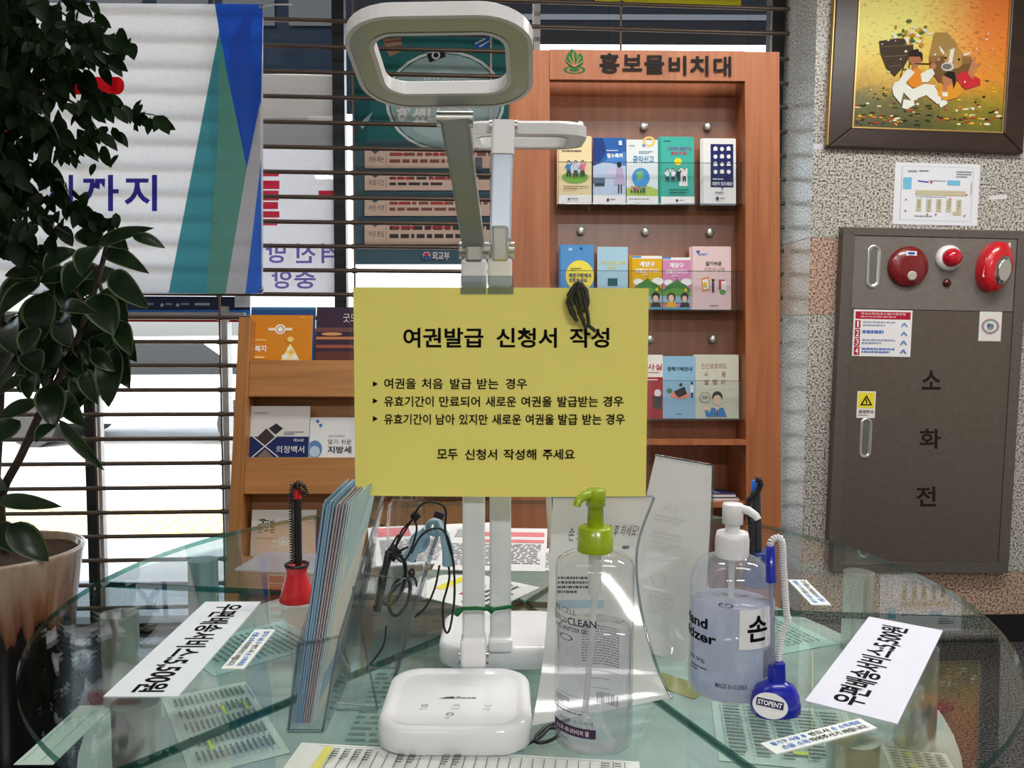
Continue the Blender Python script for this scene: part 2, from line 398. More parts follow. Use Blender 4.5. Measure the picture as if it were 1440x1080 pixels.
f = PO; mb = MB(); a, d = f.hit(120, 449), f.hit(338, 453); mb.box(a[0], d[0], 0, .006, d[1], a[1], C((225, 30, 50))); tag(mb.build('red_ribbon', None, f.M), 'thin red ribbon stretched below the navy strip banner', 'ribbon')
f = PO; mb = MB(); a, d = f.hit(838, -60), f.hit(1042, 11); mb.box(a[0], d[0], 0, .01, d[1], a[1], C((240, 225, 30))); tag(mb.build('yellow_banner', None, f.M), 'bright yellow banner edge outside at the top of the window', 'banner')
o = outside('shop_canopy', 6.5, (480, -500, 1400, 46), .3, (7, 9, 13), 'dark canopy outside above the brochure stand', 'canopy', [('r', .02, .955, .98, .97, (40, 44, 50))])
# tactile paving
mb = MB(); f_ = plain((226, 204, 140), .7, 0, 'yellow_tactile_paver')
mb.box(-5.2, -1.6, 6.25, 7.05, -.15, -.13, f_)
for i in range(30):
    for j in range(7): mb.lathe([(.04, 0), (.032, .016), (.0, .018)], f_, 8, (-5.1 + i * .115, 6.3 + j * .115, -.13), False)
struct(mb.build('trim_1'))
mb = MB(); mb.box(-14, 4, 8.3, 8.7, -.15, -.02, plain((170, 160, 150), .8, 0, 'kerb_stone')); struct(mb.build('trim_2'))
def car(x, y, cl, label):
    t_ = empty('parked_car', (x, y, -.15), label, 'car'); mb = MB()
    prof = [(-2.1, .3), (-2.1, .75), (-1.3, .9), (-.7, 1.4), (.9, 1.42), (1.6, .95), (2.1, .85), (2.15, .3)]
    mb.slab(prof, -.8, .8, plain(cl, .25, 0, 'car_paint', .6)); mb.build('body', t_, None, .05)
    mb = MB(); mb.slab([(-1.15, .93), (-.68, 1.33), (.85, 1.35), (1.42, .95)], -.815, .815, plain((30, 34, 40), .1, 0, 'car_window')); mb.build('side_window', t_)
    for wx in (-1.35, 1.35):
        mb = MB(Matrix.Rotation(PI / 2, 4, 'X')); mb.lathe([(.32, -.84), (.32, .84)], plain((20, 20, 20), .6, 0, 'tyre'), 20, (wx, .32, 0)); mb.build('wheel', t_)
    return t_
car(-4.8, 11.5, (225, 228, 232), 'white car parked beyond the kerb outside the window')

# banner indoors, in front of the shutter bars
B = WIN.off(0, -.035, 0)
mb = MB()
def bz(px, py):
    x, z = B.hit(px, py); return x, z
GW, GT, GT2, GB, GB2 = (226, 224, 226), (88, 172, 184), (146, 212, 196), (54, 108, 224), (80, 134, 240)
nx, nz = 24, 24; v = []
def bp(u, t): return (-60 + u * 430, 3 + u * 3 + t * (410 - 3 * u))
fs = [(j * (nx + 1) + i, j * (nx + 1) + i + 1, (j + 1) * (nx + 1) + i + 1, (j + 1) * (nx + 1) + i) for j in range(nz) for i in range(nx)]
for j in range(nz + 1):
    for i in range(nx + 1):
        x, z = bz(*bp(i / nx, j / nz)); v.append((x, .0015, z))
mb.add(v, fs, cloth(GW, .5))
NV = (66, 62, 160)
art(mb, [('p', [(302, 5), (370, 6), (367, 145), (347, 240), (308, 44)], GB), ('p', [(308, 44), (347, 236), (317, 413), (237, 412)], GT), ('p', [(309, 60), (347, 236), (317, 413), (290, 413), (306, 200)], GT2),
    ('p', [(366, 142), (366, 232), (345, 413), (317, 413), (347, 236)], (215, 216, 222)), ('p', [(367, 226), (368, 412), (345, 413)], GB2), ('p', [(320, 60), (353, 8), (355, 190), (347, 236)], GB2),
    ('r', 104, 108, 165, 133, (226, 34, 46)), ('e', 104, 120.5, 10, 12.5, (226, 34, 46)), ('e', 165, 120.5, 10, 12.5, (226, 34, 46)),
    ('r', -10, 168, 14, 186, (226, 34, 46)), ('r', -8, 145, 12, 152, (226, 34, 46)), ('t', '시', 62, 246, 103, 296, NV, .02), ('t', '까', 115, 246, 167, 297, NV, .02), ('t', '지', 175, 246, 221, 297, NV, .02), ('t', '후', -30, 246, 15, 297, NV, .02)],
    bz, .001, .00015, lambda c: cloth(c, .5))
ban = mb.build('cloth_banner', None, B.M); tag(ban, 'large white cloth banner with blue and teal stripes hanging before the shutter', 'banner')
for px, py in ((367, 10), (367, 407)):
    x, z = bz(px, py); m2 = MB(Matrix.Translation((x, -.001, z)) @ Matrix.Rotation(PI / 2, 4, 'X')); m2.lathe([(.006, -.0015), (.012, 0), (.006, .0015)], M_CHROME, 16, (0, 0, 0), False); m2.build('eyelet', ban)
x, z = bz(369, 10); mb = MB(); mb.tube([(x, -.003, z), (x + .05, .02, z + .02), (x + .12, .04, z + .03)], .003, C((225, 225, 225)), 6); mb.build('tie_cord', ban)

# teal poster on the glass behind the bars
PF = WIN.off(0, GL + .0064, 0); mb = MB()
a, d = PF.hit(498, 48), PF.hit(758, 372); mb.box(a[0], d[0], 0, .0015, d[1], a[1], paper((44, 116, 118)))
TE, PE, BL_ = (44, 116, 118), (226, 200, 184), (78, 110, 126)
sp = [('r', 498, 196, 758, 372, BL_), ('p', [(498, 48), (530, 48), (516, 200), (498, 200)], (36, 98, 104)), ('e', 626, 142, 78, 66, (160, 190, 194)), ('o', 626, 142, 84, 71, .05, (222, 232, 230)), ('e', 626, 148, 60, 50, (178, 205, 208)),
      ('p', [(538, 55), (564, 52), (567, 72), (548, 80)], (170, 132, 112)), ('s', [(541, 60), (565, 57)], 1.5, (90, 60, 50)), ('s', [(544, 67), (566, 64)], 1.5, (90, 60, 50)), ('p', [(664, 62), (684, 52), (694, 62), (676, 70)], (44, 96, 190)), ('s', [(668, 62), (682, 55)], 2, (235, 238, 240)), ('s', [(674, 66), (688, 58)], 2, (235, 238, 240)),
      ('p', [(600, 76), (624, 70), (627, 80), (604, 88)], (26, 30, 36)), ('e', 613, 78, 6, 6, (220, 225, 228)), ('e', 613, 78, 3.6, 3.6, (26, 30, 36)),
      ('t', '여권 사진은', 596, 104, 656, 116, (235, 240, 240), .02), ('t', '하셨나', 558, 150, 622, 176, (245, 248, 248), .05), ('t', '요?', 626, 150, 664, 176, (245, 248, 248), .05),
      ('p', [(505, 176), (514, 166), (524, 158), (520, 168), (510, 182)], (170, 200, 205)), ('p', [(497, 178), (506, 180), (503, 190), (498, 190)], (70, 76, 84))]
RED_ = (196, 60, 60); DK = (70, 66, 70)
for k, (y0, y1, t1) in enumerate(((212, 237, '여권 훼손'), (246, 268, '유효기간'), (281, 304, '여권 서명'), (315, 344, '여권 분실'))):
    sp += [('r', 513, y0, 745, y1, PE), ('t', t1, 519, (y0 + y1) / 2 - 4, 540, (y0 + y1) / 2 + 4, DK), ('r', 543, y0 + 3, 543.6, y1 - 3, (150, 130, 125)), ('l', 548, y0 + 3, 690, y1 - 3, 2, DK if k % 2 else (140, 90, 88)), ('l', 552, y0 + 4, 590, y0 + 10, 1, RED_), ('l', 605, y0 + 4, 640, y0 + 10, 1, RED_), ('p', [(522, y0), (534, y0), (528, y0 + 5)], BL_)]
sp += [('e', 600, 360, 5.5, 5.5, (230, 230, 232)), ('p', [(594.5, 360), (605.5, 360), (603, 365), (597, 365)], (60, 90, 180)), ('p', [(595, 358), (600, 355), (605, 358), (600, 361)], (200, 50, 60)), ('t', '외교부', 608, 354, 632, 366, (230, 232, 236), .02), ('r', 668, 222, 678, 240, (110, 116, 128))]
art(mb, sp, PF.hit, -.0004, .0003)
tag(mb.build('passport_poster', None, PF.M), 'teal printed poster with a pale circle behind the shutter bars', 'poster')

# ------------------------------------------------------------------ right brochure stand (leans back)
ST = Fr((0, 2.40, at_y(900, 735, 2.40).z), lean=R(5.0), yaw=R(1.0))
DK_ = .10                                                             # depth of the recess
stand = empty('brochure_stand', ST.M, 'tall cherry wood brochure stand with clear pockets under the green tree emblem', 'brochure stand')
h = ST.hit
zt = (h(900, 71)[1]); zbot = -ST.M.translation.z / math.cos(R(5)) + .023
xl0, xl1, xr0, xr1 = h(716, 300)[0], h(773, 300)[0], h(1048, 300)[0], h(1097, 300)[0]
mb = MB(); mb.box(xl0, xl1, 0, .22, zbot, zt, M_WOOD); mb.build('side_panel', stand, None, .002)
mb = MB(); mb.box(xr0, xr1, 0, .22, zbot, zt, M_WOOD); mb.build('side_panel', stand, None, .002)
mb = MB(); mb.box(xl1, xr0, DK_, DK_ + .02, h(900, 622)[1], zt, M_WOODIN); mb.build('back_panel', stand)
mb = MB(); mb.box(xl1, xr0, .20, .22, zbot, h(900, 622)[1], M_WOODIN); mb.build('back_panel', stand)
zc0 = h(900, 113)[1]
mb = MB(); mb.box(xl1, xr0, -.002, .02, zc0, zt, M_WOOD)
GRN = (16, 104, 48)
sp = [('o', 808, 98, 15.5, 5.5, .24, GRN), ('e', 808, 97.5, 7, 2.6, GRN),
      ('p', [(808, 96), (803, 70.5), (797, 77), (795, 86), (800, 92)], GRN), ('p', [(807, 95), (806, 69), (802.5, 69), (804, 84)], GRN), ('p', [(809, 95), (807, 70), (811, 76), (811, 86)], GRN), ('p', [(809, 96), (813, 77), (817, 75), (820, 80), (820, 90), (813, 93)], GRN),
      ('s', [(807.5, 94), (800, 80)], 1.2, (196, 130, 84)), ('s', [(808.5, 94), (816, 80)], 1.2, (196, 130, 84)), ('s', [(808, 94), (805, 74)], 1, (196, 130, 84)), ('s', [(808, 94), (820, 86)], 1, (196, 130, 84)), ('s', [(807, 94), (796, 86)], 1, (196, 130, 84))]
for ch, x0, x1, y0, y1 in (('홍', 843, 871, 75, 103), ('보', 875, 903, 77, 100), ('물', 906, 934, 78, 104), ('비', 940, 965, 79, 106), ('치', 970, 996, 79, 107), ('대', 1003, 1028, 80, 108)):
    sp.append(('t', ch, x0, y0, x1, y1, (14, 11, 10), .028))
art(mb, sp, lambda x, y: h(x, y, -.003), -.0026, .0002); mb.build('header_board', stand)
for yy, nm in ((618, 'shelf'), (706, 'shelf')):
    z_ = h(900, yy)[1]; mb = MB(); mb.box(xl1, xr0, .0, .2 if yy > 700 else DK_ + .02, z_ - .016, z_, M_WOOD); mb.build(nm, stand)
mb = MB(); mb.box(xl0, xr1, 0, .22, zbot - .005, zbot + .06, M_WOOD); mb.build('plinth', stand)
# clear pockets: back sheet, front sheet, base, with three steel screw caps each
rows = []
for ytop, ylip, ybot, xa, xb, caps in ((170, 229, 288, 784, 1030, ((816, 175), (906, 178), (996, 178))), (315, 381, 436, 784, 1035, ((817, 325), (908, 326), (999, 327))), (466, 535, 589, 784, 1042, ((816, 474), (914, 477), (1003, 477)))):
    yb_ = DK_ - .004
    p0, p1 = h(xa, ytop, yb_), h(xb, ybot, yb_)
    zlip, zb_ = h(900, ylip, .03)[1], h(900, ybot, .045)[1]
    mb = MB(); mb.box(p0[0], p1[0], yb_ - .003, yb_, zb_, p0[1], M_ACRB); t_ = mb.build('leaflet_pocket', stand); t_['label'] = 'clear acrylic pocket'
    mb = MB(); mb.box(p0[0] - .004, p1[0] + .012, .022, .025, zb_, zlip, M_ACRY); mb.box(p0[0] - .004, p1[0] + .012, .0215, .0255, zlip - .002, zlip, M_ACRYE); mb.box(p1[0] + .008, p1[0] + .012, .0255, yb_ - .004, zb_, zlip, M_ACRY); mb.build('front_sheet', t_)
    mb = MB(); mb.box(p0[0] - .004, p1[0] + .012, .022, yb_, zb_ - .004, zb_, M_ACRYE); mb.build('base_sheet', t_)
    for cx, cy in caps:
        x, z = h(cx, cy, yb_ - .01); mb = MB(Matrix.Translation((x, yb_ - .003, z)) @ Matrix.Rotation(PI / 2, 4, 'X'))
        mb.lathe([(.0125, 0), (.0125, .008), (.0105, .0105), (.0, .0105)], M_ALU, 24); mb.build('screw_cap', t_)
    rows.append((zb_, yb_))
def leaflet(row, rect, base, spec, label, n=4, y=.05, name='leaflet', group=None, cat='leaflet', tilt=0):
    """a small pile of one leaflet standing in a pocket, its front one printed"""
    zb_, yb_ = rows[row]; a, d = h(rect[0], rect[1], y), h(rect[2], rect[3], y)
    W, H = d[0] - a[0], a[1] - zb_ - .001
    f = ST.off(a[0], y, zb_ + .001); out = []
    for k in range(n):
        mb = MB(); dx = -.0025 * k * (1 if n > 2 else 0) + RS.uniform(-.001, .001) * (k > 0); dz = RS.uniform(0, .004) * (k > 0)
        mb.box(dx, W + dx, .0028 * k, .0028 * k + .0018, 0, H + dz, C(base))
        if k == 0: art(mb, spec, lambda x, y_: (x * W, (1 - y_) * H), -.0002, .00015)
        o = mb.build(name, None, f.M)
        out.append(tag(o, label, cat, None))
    return out
def pile(row, rect, base, spec, what, n=3, y=.05):
    for k, o in enumerate(leaflet(row, rect, base, spec, what, n, y)):
        if k == 0: o['label'] = what + (', front of its pile' if n > 1 else '')
        else:
            o['label'] = 'spare leaflets behind the ' + what; o['group'] = 'copies behind the ' + what
def people(x, y, s, shirts, pants=(60, 60, 70)):
    sp = []
    for i, c in enumerate(shirts):
        u = x + i * s * .62
        sp += [('e', u, y - s * .36, s * .15, s * .085, (70, 50, 44)), ('e', u, y - s * .335, s * .11, s * .06, (236, 200, 172)), ('p', [(u - s * .2, y - s * .26), (u + s * .2, y - s * .26), (u + s * .17, y), (u - s * .17, y)], c), ('s', [(u - s * .18, y - s * .24), (u - s * (.34 if i % 2 else .3), y - s * (.4 if i % 2 else .1))], s * .09, c), ('s', [(u + s * .18, y - s * .24), (u + s * .32, y - s * (.08 if i % 2 else .38))], s * .09, c), ('p', [(u - s * .17, y), (u + s * .17, y), (u + s * .2, y + s * .27), (u + .06 * s, y + s * .27), (u, y + s * .06), (u - s * .06, y + s * .27), (u - s * .2, y + s * .27)], pants)]
    return sp
CW = (240, 240, 238)
pile(0, (786, 192, 832, 281), (232, 214, 168), [('r', 0, .86, 1, 1, CW), ('l', .6, .05, .9, .08, 1, (100, 120, 130)), ('l', .3, .13, .8, .18, 1, (190, 70, 50)), ('l', .1, .2, .95, .25, 1, (70, 60, 60)), ('e', .5, .6, .4, .09, (120, 176, 72)), ('e', .5, .45, .2, .1, (210, 222, 225))] + people(.3, .5, .34, [(50, 130, 190), (200, 210, 220), (220, 110, 150)]) + [('l', .15, .73, .9, .79, 2, (140, 120, 90)), ('l', .35, .91, .7, .94, 1, (90, 120, 130)), ('e', .3, .925, .03, .018, (40, 130, 130))], 'cream leaflet with cheering figures on a green mound', 3)
pile(0, (834, 194, 880, 281), (40, 96, 172), [('p', [(0, 0), (.3, 0), (.42, .2), (.1, .45), (0, .5)], (26, 62, 130)), ('p', [(0, .42), (.35, .36), (1, .42), (1, .86), (0, .86)], (190, 208, 232)), ('p', [(.45, .3), (1, .2), (1, .42), (.35, .36)], (70, 130, 205)), ('r', 0, .86, 1, 1, CW), ('l', .4, .18, .9, .21, 1, (220, 230, 240)), ('t', '필수특례', .42, .23, .9, .3, CW, .03), ('r', .4, .46, .75, .6, (206, 206, 232)), ('e', .8, .4, .07, .045, (36, 30, 34)), ('p', [(.72, .45), (.9, .45), (.98, .7), (.66, .7)], (190, 172, 205)), ('r', .76, .7, .8, .83, (60, 50, 60)), ('r', .84, .7, .88, .83, (60, 50, 60)), ('r', 0, .6, .36, .68, (90, 112, 134)), ('r', .78, .04, .88, .11, (220, 226, 236)), ('r', .05, .68, .35, .72, (46, 60, 74)), ('e', .45, .93, .04, .022, (50, 50, 60)), ('l', .52, .915, .7, .94, 1, (90, 90, 100))], 'blue leaflet with a woman in a lilac dress', 2)
pile(0, (881, 197, 925, 286), (222, 230, 232), [('l', .1, .08, .4, .12, 1, (120, 150, 160)), ('o', .72, .02, .2, .08, .4, (236, 200, 120)), ('e', .55, .08, .05, .025, (90, 150, 210)), ('l', .4, .17, .85, .22, 2, (90, 120, 150)), ('t', '공익신고', .2, .24, .88, .35, (60, 128, 180), .02), ('p', [(0, .75), (.5, .68), (1, .76), (1, .87), (0, .87)], (176, 200, 96)), ('e', .46, .58, .28, .15, (70, 150, 215)), ('p', [(.3, .5), (.5, .46), (.55, .58), (.36, .64)], (120, 190, 120))] + people(.16, .78, .16, [(230, 160, 60), (60, 120, 190), (220, 90, 100), (90, 160, 90), (60, 80, 140)]) + [('r', 0, .87, 1, 1, CW), ('l', .08, .91, .95, .94, 1, (90, 100, 110))], 'pale grey leaflet with a globe on green grass', 2)
pile(0, (929, 193, 976, 282), (64, 176, 160), [('l', .1, .05, .4, .08, 1, (20, 60, 60)), ('t', '시작부터 종료까지', .2, .14, .92, .2, (120, 70, 160), .02), ('t', '통합제공!', .3, .21, .8, .26, (190, 60, 110), .02), ('e', .52, .36, .11, .055, (244, 214, 40)), ('r', .55, .46, .8, .72, (238, 242, 240))] + people(.2, .58, .27, [(220, 226, 230), (240, 240, 244), (40, 52, 72), (240, 240, 240)], (40, 60, 76)) + [('l', .25, .77, .85, .85, 2, (20, 90, 90)), ('r', 0, .88, 1, 1, CW), ('e', .48, .94, .04, .022, (60, 60, 70)), ('l', .56, .93, .7, .95, 1, (90, 90, 100))], 'turquoise leaflet with office workers', 4)
ic = [('r', .22, .08, .92, .73, (30, 40, 104))]
for i in range(3):
    for j in range(4):
        ic += [('e', .37 + i * .2, .155 + j * .115, .06, .032, CW)] if (i + j) % 2 else [('r', .31 + i * .2, .13 + j * .115, .43 + i * .2, .18 + j * .115, CW), ('p', [(.3 + i * .2, .135 + j * .115), (.44 + i * .2, .135 + j * .115), (.37 + i * .2, .112 + j * .115)], CW)]
pile(0, (989, 195, 1035, 284), (238, 238, 236), ic + [('l', .28, .6, .86, .64, 1, (220, 224, 235)), ('t', '의문이 있으세요?', .26, .65, .88, .71, CW, .02), ('l', .35, .8, .85, .84, 1, (120, 130, 150)), ('e', .42, .9, .05, .025, (60, 70, 90)), ('l', .5, .89, .75, .92, 1, (110, 120, 135)), ('p', [(.52, .73), (.62, .73), (.57, .76)], (30, 40, 104))], 'white leaflet with a navy panel of white icons', 4)
YL = (238, 206, 50)
pile(1, (788, 344, 835, 434), (84, 148, 208), [('e', .58, .48, .42, .24, (240, 224, 84)), ('e', .3, .07, .06, .025, (170, 200, 225)), ('e', .62, .06, .04, .02, (40, 70, 120)), ('l', .3, .36, .62, .42, 2, (60, 60, 60)), ('t', '계양구청에서', .24, .44, .92, .51, (34, 60, 120), .03), ('t', '진정되세요', .26, .52, .8, .58, (34, 60, 120), .03), ('p', [(.6, .76), (.9, .66), (.98, .8), (.7, .9)], (60, 54, 52))], 'sky blue leaflet with a big yellow disc', 3)
pile(1, (840, 347, 883, 436), (170, 206, 226), [('t', '신청 안내문 한눈에', .1, .22, .9, .29, (206, 206, 90), .02), ('t', '보세요', .34, .3, .62, .36, (206, 206, 90), .02), ('r', .34, .5, .66, .62, (40, 92, 96)), ('r', .2, .7, .8, .78, (110, 160, 190)), ('e', .66, .25, .03, .015, (250, 240, 150))], 'plain pale blue leaflet with faint yellow title', 1)
def town(base, t2): return [('r', 0, 0, 1, .05, CW), ('r', .0, .0, .3, .035, (90, 150, 210)), ('t', '계양구', .24, .1, .76, .2, CW, .04), ('t', '생활안내지도', .1, .23, .9, .31, CW, .02), ('l', .34, .34, .66, .37, 1, CW), ('e', .2, .48, .16, .06, CW), ('e', .85, .47, .2, .07, CW), ('p', [(0, .62), (.2, .52), (.4, .46), (.52, .41), (.64, .47), (.85, .53), (1, .62), (1, .78), (0, .78)], (70, 132, 66)), ('p', [(0, .66), (.5, .56), (1, .66), (1, .8), (0, .8)], (96, 156, 70)), ('s', [(.52, .41), (.52, .37)], .02, (60, 100, 60)), ('r', 0, .74, 1, .86, (150, 190, 206)), ('e', .3, .76, .16, .09, (64, 46, 40)), ('e', .3, .78, .1, .07, (236, 200, 176)), ('p', [(.1, .97), (.16, .85), (.44, .85), (.5, .97)], t2), ('e', .78, .76, .14, .09, (40, 34, 34)), ('e', .78, .79, .09, .06, (236, 200, 176)), ('p', [(.58, .97), (.66, .86), (.92, .86), (.98, .97)], (54, 50, 54)), ('e', .82, .62, .05, .03, (240, 200, 60)), ('r', 0, .95, 1, 1, (90, 160, 190))]
pile(1, (889, 360, 931, 434), (226, 176, 26), town((226, 176, 26), (90, 120, 170)), 'yellow town leaflet with a green hill', 4)
pile(1, (932, 362, 971, 435), (214, 138, 184), town((214, 138, 184), (226, 178, 40)), 'pink town leaflet with a green hill', 2)
pile(1, (974, 347, 1028, 434), (232, 204, 206), [('p', [(.08, .06), (.14, .12), (.2, .06)], (60, 90, 190)), ('t', 'Smart', .15, .09, .38, .14, (80, 120, 200), .02), ('t', '알기쉬운', .34, .23, .76, .3, (60, 50, 54), .02), ('t', '지방세 납부', .3, .32, .84, .39, (176, 128, 130), .0), ('p', [(.22, .5), (.42, .47), (.46, .68), (.26, .71)], (230, 150, 40)), ('p', [(.25, .52), (.4, .5), (.43, .66), (.28, .68)], CW), ('e', .32, .6, .06, .04, (240, 200, 70)), ('r', .5, .56, .56, .72, (60, 70, 100)), ('e', .53, .53, .04, .022, (60, 40, 40)), ('r', .68, .52, .84, .68, (200, 60, 70)), ('r', .74, .54, .88, .7, CW), ('e', .78, .71, .08, .035, (96, 160, 90)), ('l', .45, .92, .86, .95, 1, (110, 90, 100))], 'pale pink tax leaflet with a tablet drawing', 4)
pile(2, (884, 499, 932, 589), (236, 232, 226), [('t', '사실', .55, .14, .98, .24, (180, 50, 60), .02), ('l', .5, .27, .98, .3, 1, (180, 70, 80)), ('r', .3, .35, 1, 1, (170, 34, 48)), ('e', .85, .6, .1, .06, (230, 230, 230)), ('p', [(.7, .65), (1, .65), (.95, .85), (.75, .85)], (60, 60, 66)), ('l', .5, .38, .95, .42, 1, (240, 220, 220))], 'white and crimson leaflet half behind the yellow sign', 2)
pile(2, (932, 502, 978, 588), (146, 190, 218), [('t', '장학기탁안내', .14, .16, .9, .23, (24, 34, 50), .03), ('e', .52, .62, .3, .06, (230, 140, 120)), ('p', [(.34, .56), (.66, .48), (.74, .6), (.5, .66), (.4, .62)], (36, 36, 40)), ('e', .2, .55, .09, .04, (70, 120, 90)), ('e', .55, .45, .05, .03, (50, 40, 40)), ('r', .84, .46, .94, .58, (230, 235, 240)), ('e', .89, .42, .035, .022, (60, 46, 40)), ('r', .86, .58, .92, .66, (40, 40, 50)), ('l', .4, .92, .76, .95, 1, (60, 90, 120))], 'light blue scholarship leaflet with a black armchair', 2)
pile(2, (978, 499, 1039, 589), (212, 214, 196), [('t', '인신보호제도', .14, .13, .72, .22, (150, 62, 50), .0), ('t', '사', .2, .26, .3, .35, (150, 62, 50), .0), ('t', '용', .6, .26, .7, .35, (150, 62, 50), .0), ('t', '설', .2, .38, .3, .47, (150, 62, 50), 0), ('t', '명', .39, .38, .49, .47, (150, 62, 50), 0), ('t', '서', .58, .38, .68, .47, (150, 62, 50), 0), ('o', .22, .67, .13, .085, .1, (120, 120, 110)), ('l', .14, .64, .3, .7, 2, (120, 120, 110)), ('e', .5, .66, .12, .09, (40, 36, 36)), ('e', .5, .71, .1, .08, (240, 208, 178)), ('p', [(.3, .97), (.36, .83), (.64, .83), (.72, .97)], (40, 130, 196)), ('p', [(.46, .83), (.54, .83), (.5, .95)], CW), ('p', [(.485, .85), (.515, .85), (.52, .95), (.48, .95)], (150, 40, 50)), ('e', .25, .84, .06, .05, (240, 208, 178)), ('p', [(.22, .87), (.28, .87), (.36, .97), (.24, .97)], (40, 130, 196))], 'pale green leaflet with a cartoon man in a blue suit waving', 3)
# flat magazines lying in the open bay
z_ = h(1010, 706)[1]
for k, (cl, what) in enumerate((((96, 92, 104), 'grey magazine lying lowest in the open bay of the stand'), ((60, 62, 110), 'navy magazine lying on top in the open bay of the stand'))):
    mb = MB(); mb.box(-.21, 0, .0, .13, 0, .007, C((225, 225, 228))); mb.box(-.211, .001, -.001, .131, .0071, .009, C(cl)); mb.box(-.16, -.04, .02, .1, .0091, .0095, C((170, 176, 200) if k else (210, 190, 190)))
    tag(mb.build('magazine', None, ST.off(xr0 - .012 - .01 * k, .03, z_ + .0008 + k * .0108).M), what, 'magazine')

# ------------------------------------------------------------------ left magazine rack, stepped tiers
LK = Fr((0, 2.36, at_y(400, 745, 2.36).z), lean=R(13), yaw=R(1.5))
rack = empty('magazine_rack', LK.M, 'low light oak magazine rack with stepped lips behind the yellow sign', 'magazine rack')
g = LK.hit
x0, x1 = g(350, 600)[0], g(690, 600)[0]; zt = g(400, 450)[1]; zbot = -LK.M.translation.z / math.cos(R(13)) + .074
for xa in (x0 - .034, x1):
    mb = MB(); mb.slab([(xa, zbot), (xa + .034, zbot), (xa + .034, zt), (xa, zt)], -.035, .3, M_OAKV); mb.build('side_panel', rack, None, .002)
mb = MB(); mb.box(x0, x1, .07, .085, zbot, zt - .01, M_OAK); mb.build('back_panel', rack)
tiers = []
for ya, yb in ((508, 559), (644, 695), (782, 834)):
    za, zb2 = g(400, ya)[1], g(400, yb)[1]
    mb = MB(); mb.box(x0, x1, -.02, .0, zb2, za, M_OAK); mb.build('lip_board', rack, None, .0015)
    mb = MB(); mb.box(x0, x1, 0, .07, zb2 + .004, zb2 + .018, M_OAK); mb.build('shelf', rack); tiers.append((za, zb2 + .018))
def booklet(t, rect, base, spec, label, th=.004, y=.02, name='booklet'):
    a, d = g(rect[0], rect[1], y), g(rect[2], rect[1], y); W = d[0] - a[0]; zb2 = tiers[t][1] + .001; H = a[1] - zb2
    Hv = a[1] - g(rect[0], rect[3], y)[1]
    mb = MB(); mb.box(0, W, 0, th, 0, H, C((228, 226, 222))); mb.box(-.0005, W + .0005, -.0008, 0, 0, H, C(base))
    art(mb, spec, lambda x, yy: (x * W, H - yy * Hv), -.0012, .0002)
    return tag(mb.build(name, None, LK.off(a[0], y, zb2).M), label, 'booklet')
booklet(0, (354, 432, 444, 508), (36, 76, 128), [('r', 0, 0, 1, .05, (60, 110, 160))], 'blue booklet behind the orange one in the oak rack', .004, .034)
booklet(0, (352, 443, 440, 508), (212, 134, 36), [('e', .49, .31, .085, .11, CW), ('o', .49, .31, .06, .08, .3, (212, 134, 36)), ('r', .3, .28, .42, .34, (240, 226, 200)), ('r', .56, .28, .68, .34, (240, 226, 200)), ('l', .1, .52, .42, .62, 1, (236, 190, 110)), ('t', '복지', .1, .66, .28, .8, CW, .03), ('e', .66, .53, .05, .06, (240, 214, 120)), ('p', [(.52, .98), (.66, .62), (.82, .98)], (244, 226, 160)), ('e', .58, .9, .05, .05, CW), ('e', .68, .8, .04, .05, (230, 190, 80)), ('e', .74, .92, .05, .05, CW), ('e', .64, .74, .03, .04, CW), ('l', .1, .9, .4, .98, 1, (250, 220, 160)), ('l', .8, .05, .95, .08, 1, (240, 200, 130))], 'orange welfare booklet with a white emblem in the oak rack', .004, .024)
booklet(0, (446, 432, 520, 508), (58, 42, 60), [('r', 0, .38, 1, .46, (110, 72, 66)), ('r', 0, .55, 1, .6, (190, 120, 80)), ('r', 0, .7, 1, .76, (150, 84, 66)), ('r', 0, .82, 1, 1, (96, 52, 50)), ('t', '굿모닝', .5, .12, .9, .28, (232, 224, 220), 0), ('e', .3, .5, .2, .03, (210, 150, 100))], 'dark sunset cover booklet beside the orange booklet', .005, .03)
booklet(1, (353, 571, 436, 643), (216, 214, 212), [('r', 0, .6, 1, 1, (30, 42, 96)), ('p', [(.28, .44), (.44, .62), (.28, .8), (.12, .62)], (60, 52, 54)), ('p', [(.44, .34), (.56, .44), (.44, .56), (.32, .44)], (50, 46, 50)), ('s', [(.06, .6), (.5, 1)], .02, (216, 214, 212)), ('s', [(.06, 1), (.5, .55)], .02, (216, 214, 212)), ('p', [(.14, 1), (.28, .84), (.42, 1)], (120, 110, 106)), ('l', .08, .12, .32, .19, 1, (170, 168, 170)), ('l', .58, .5, .92, .58, 2, (110, 108, 116)), ('t', '제24호', .74, .64, .92, .7, CW, .0), ('t', '의정백서', .46, .78, .93, .92, CW, .0)], 'white and navy council booklet on the second rack tier', .012, .016)
booklet(1, (437, 587, 510, 643), (226, 228, 230), [('e', .1, .8, .14, .22, (90, 130, 180)), ('e', .1, .86, .1, .14, (180, 200, 220)), ('e', .14, .1, .03, .04, (60, 110, 180)), ('e', .2, .2, .03, .04, (60, 110, 180)), ('t', '알기 쉬운', .35, .55, .8, .68, (60, 60, 64), 0), ('t', '지방세', .35, .72, .8, .9, (36, 40, 48), .02), ('l', .36, .45, .78, .5, 1, (170, 170, 172)), ('r', .88, .04, .98, .34, (60, 110, 180))], 'white tax booklet beside the navy council booklet', .008, .02)
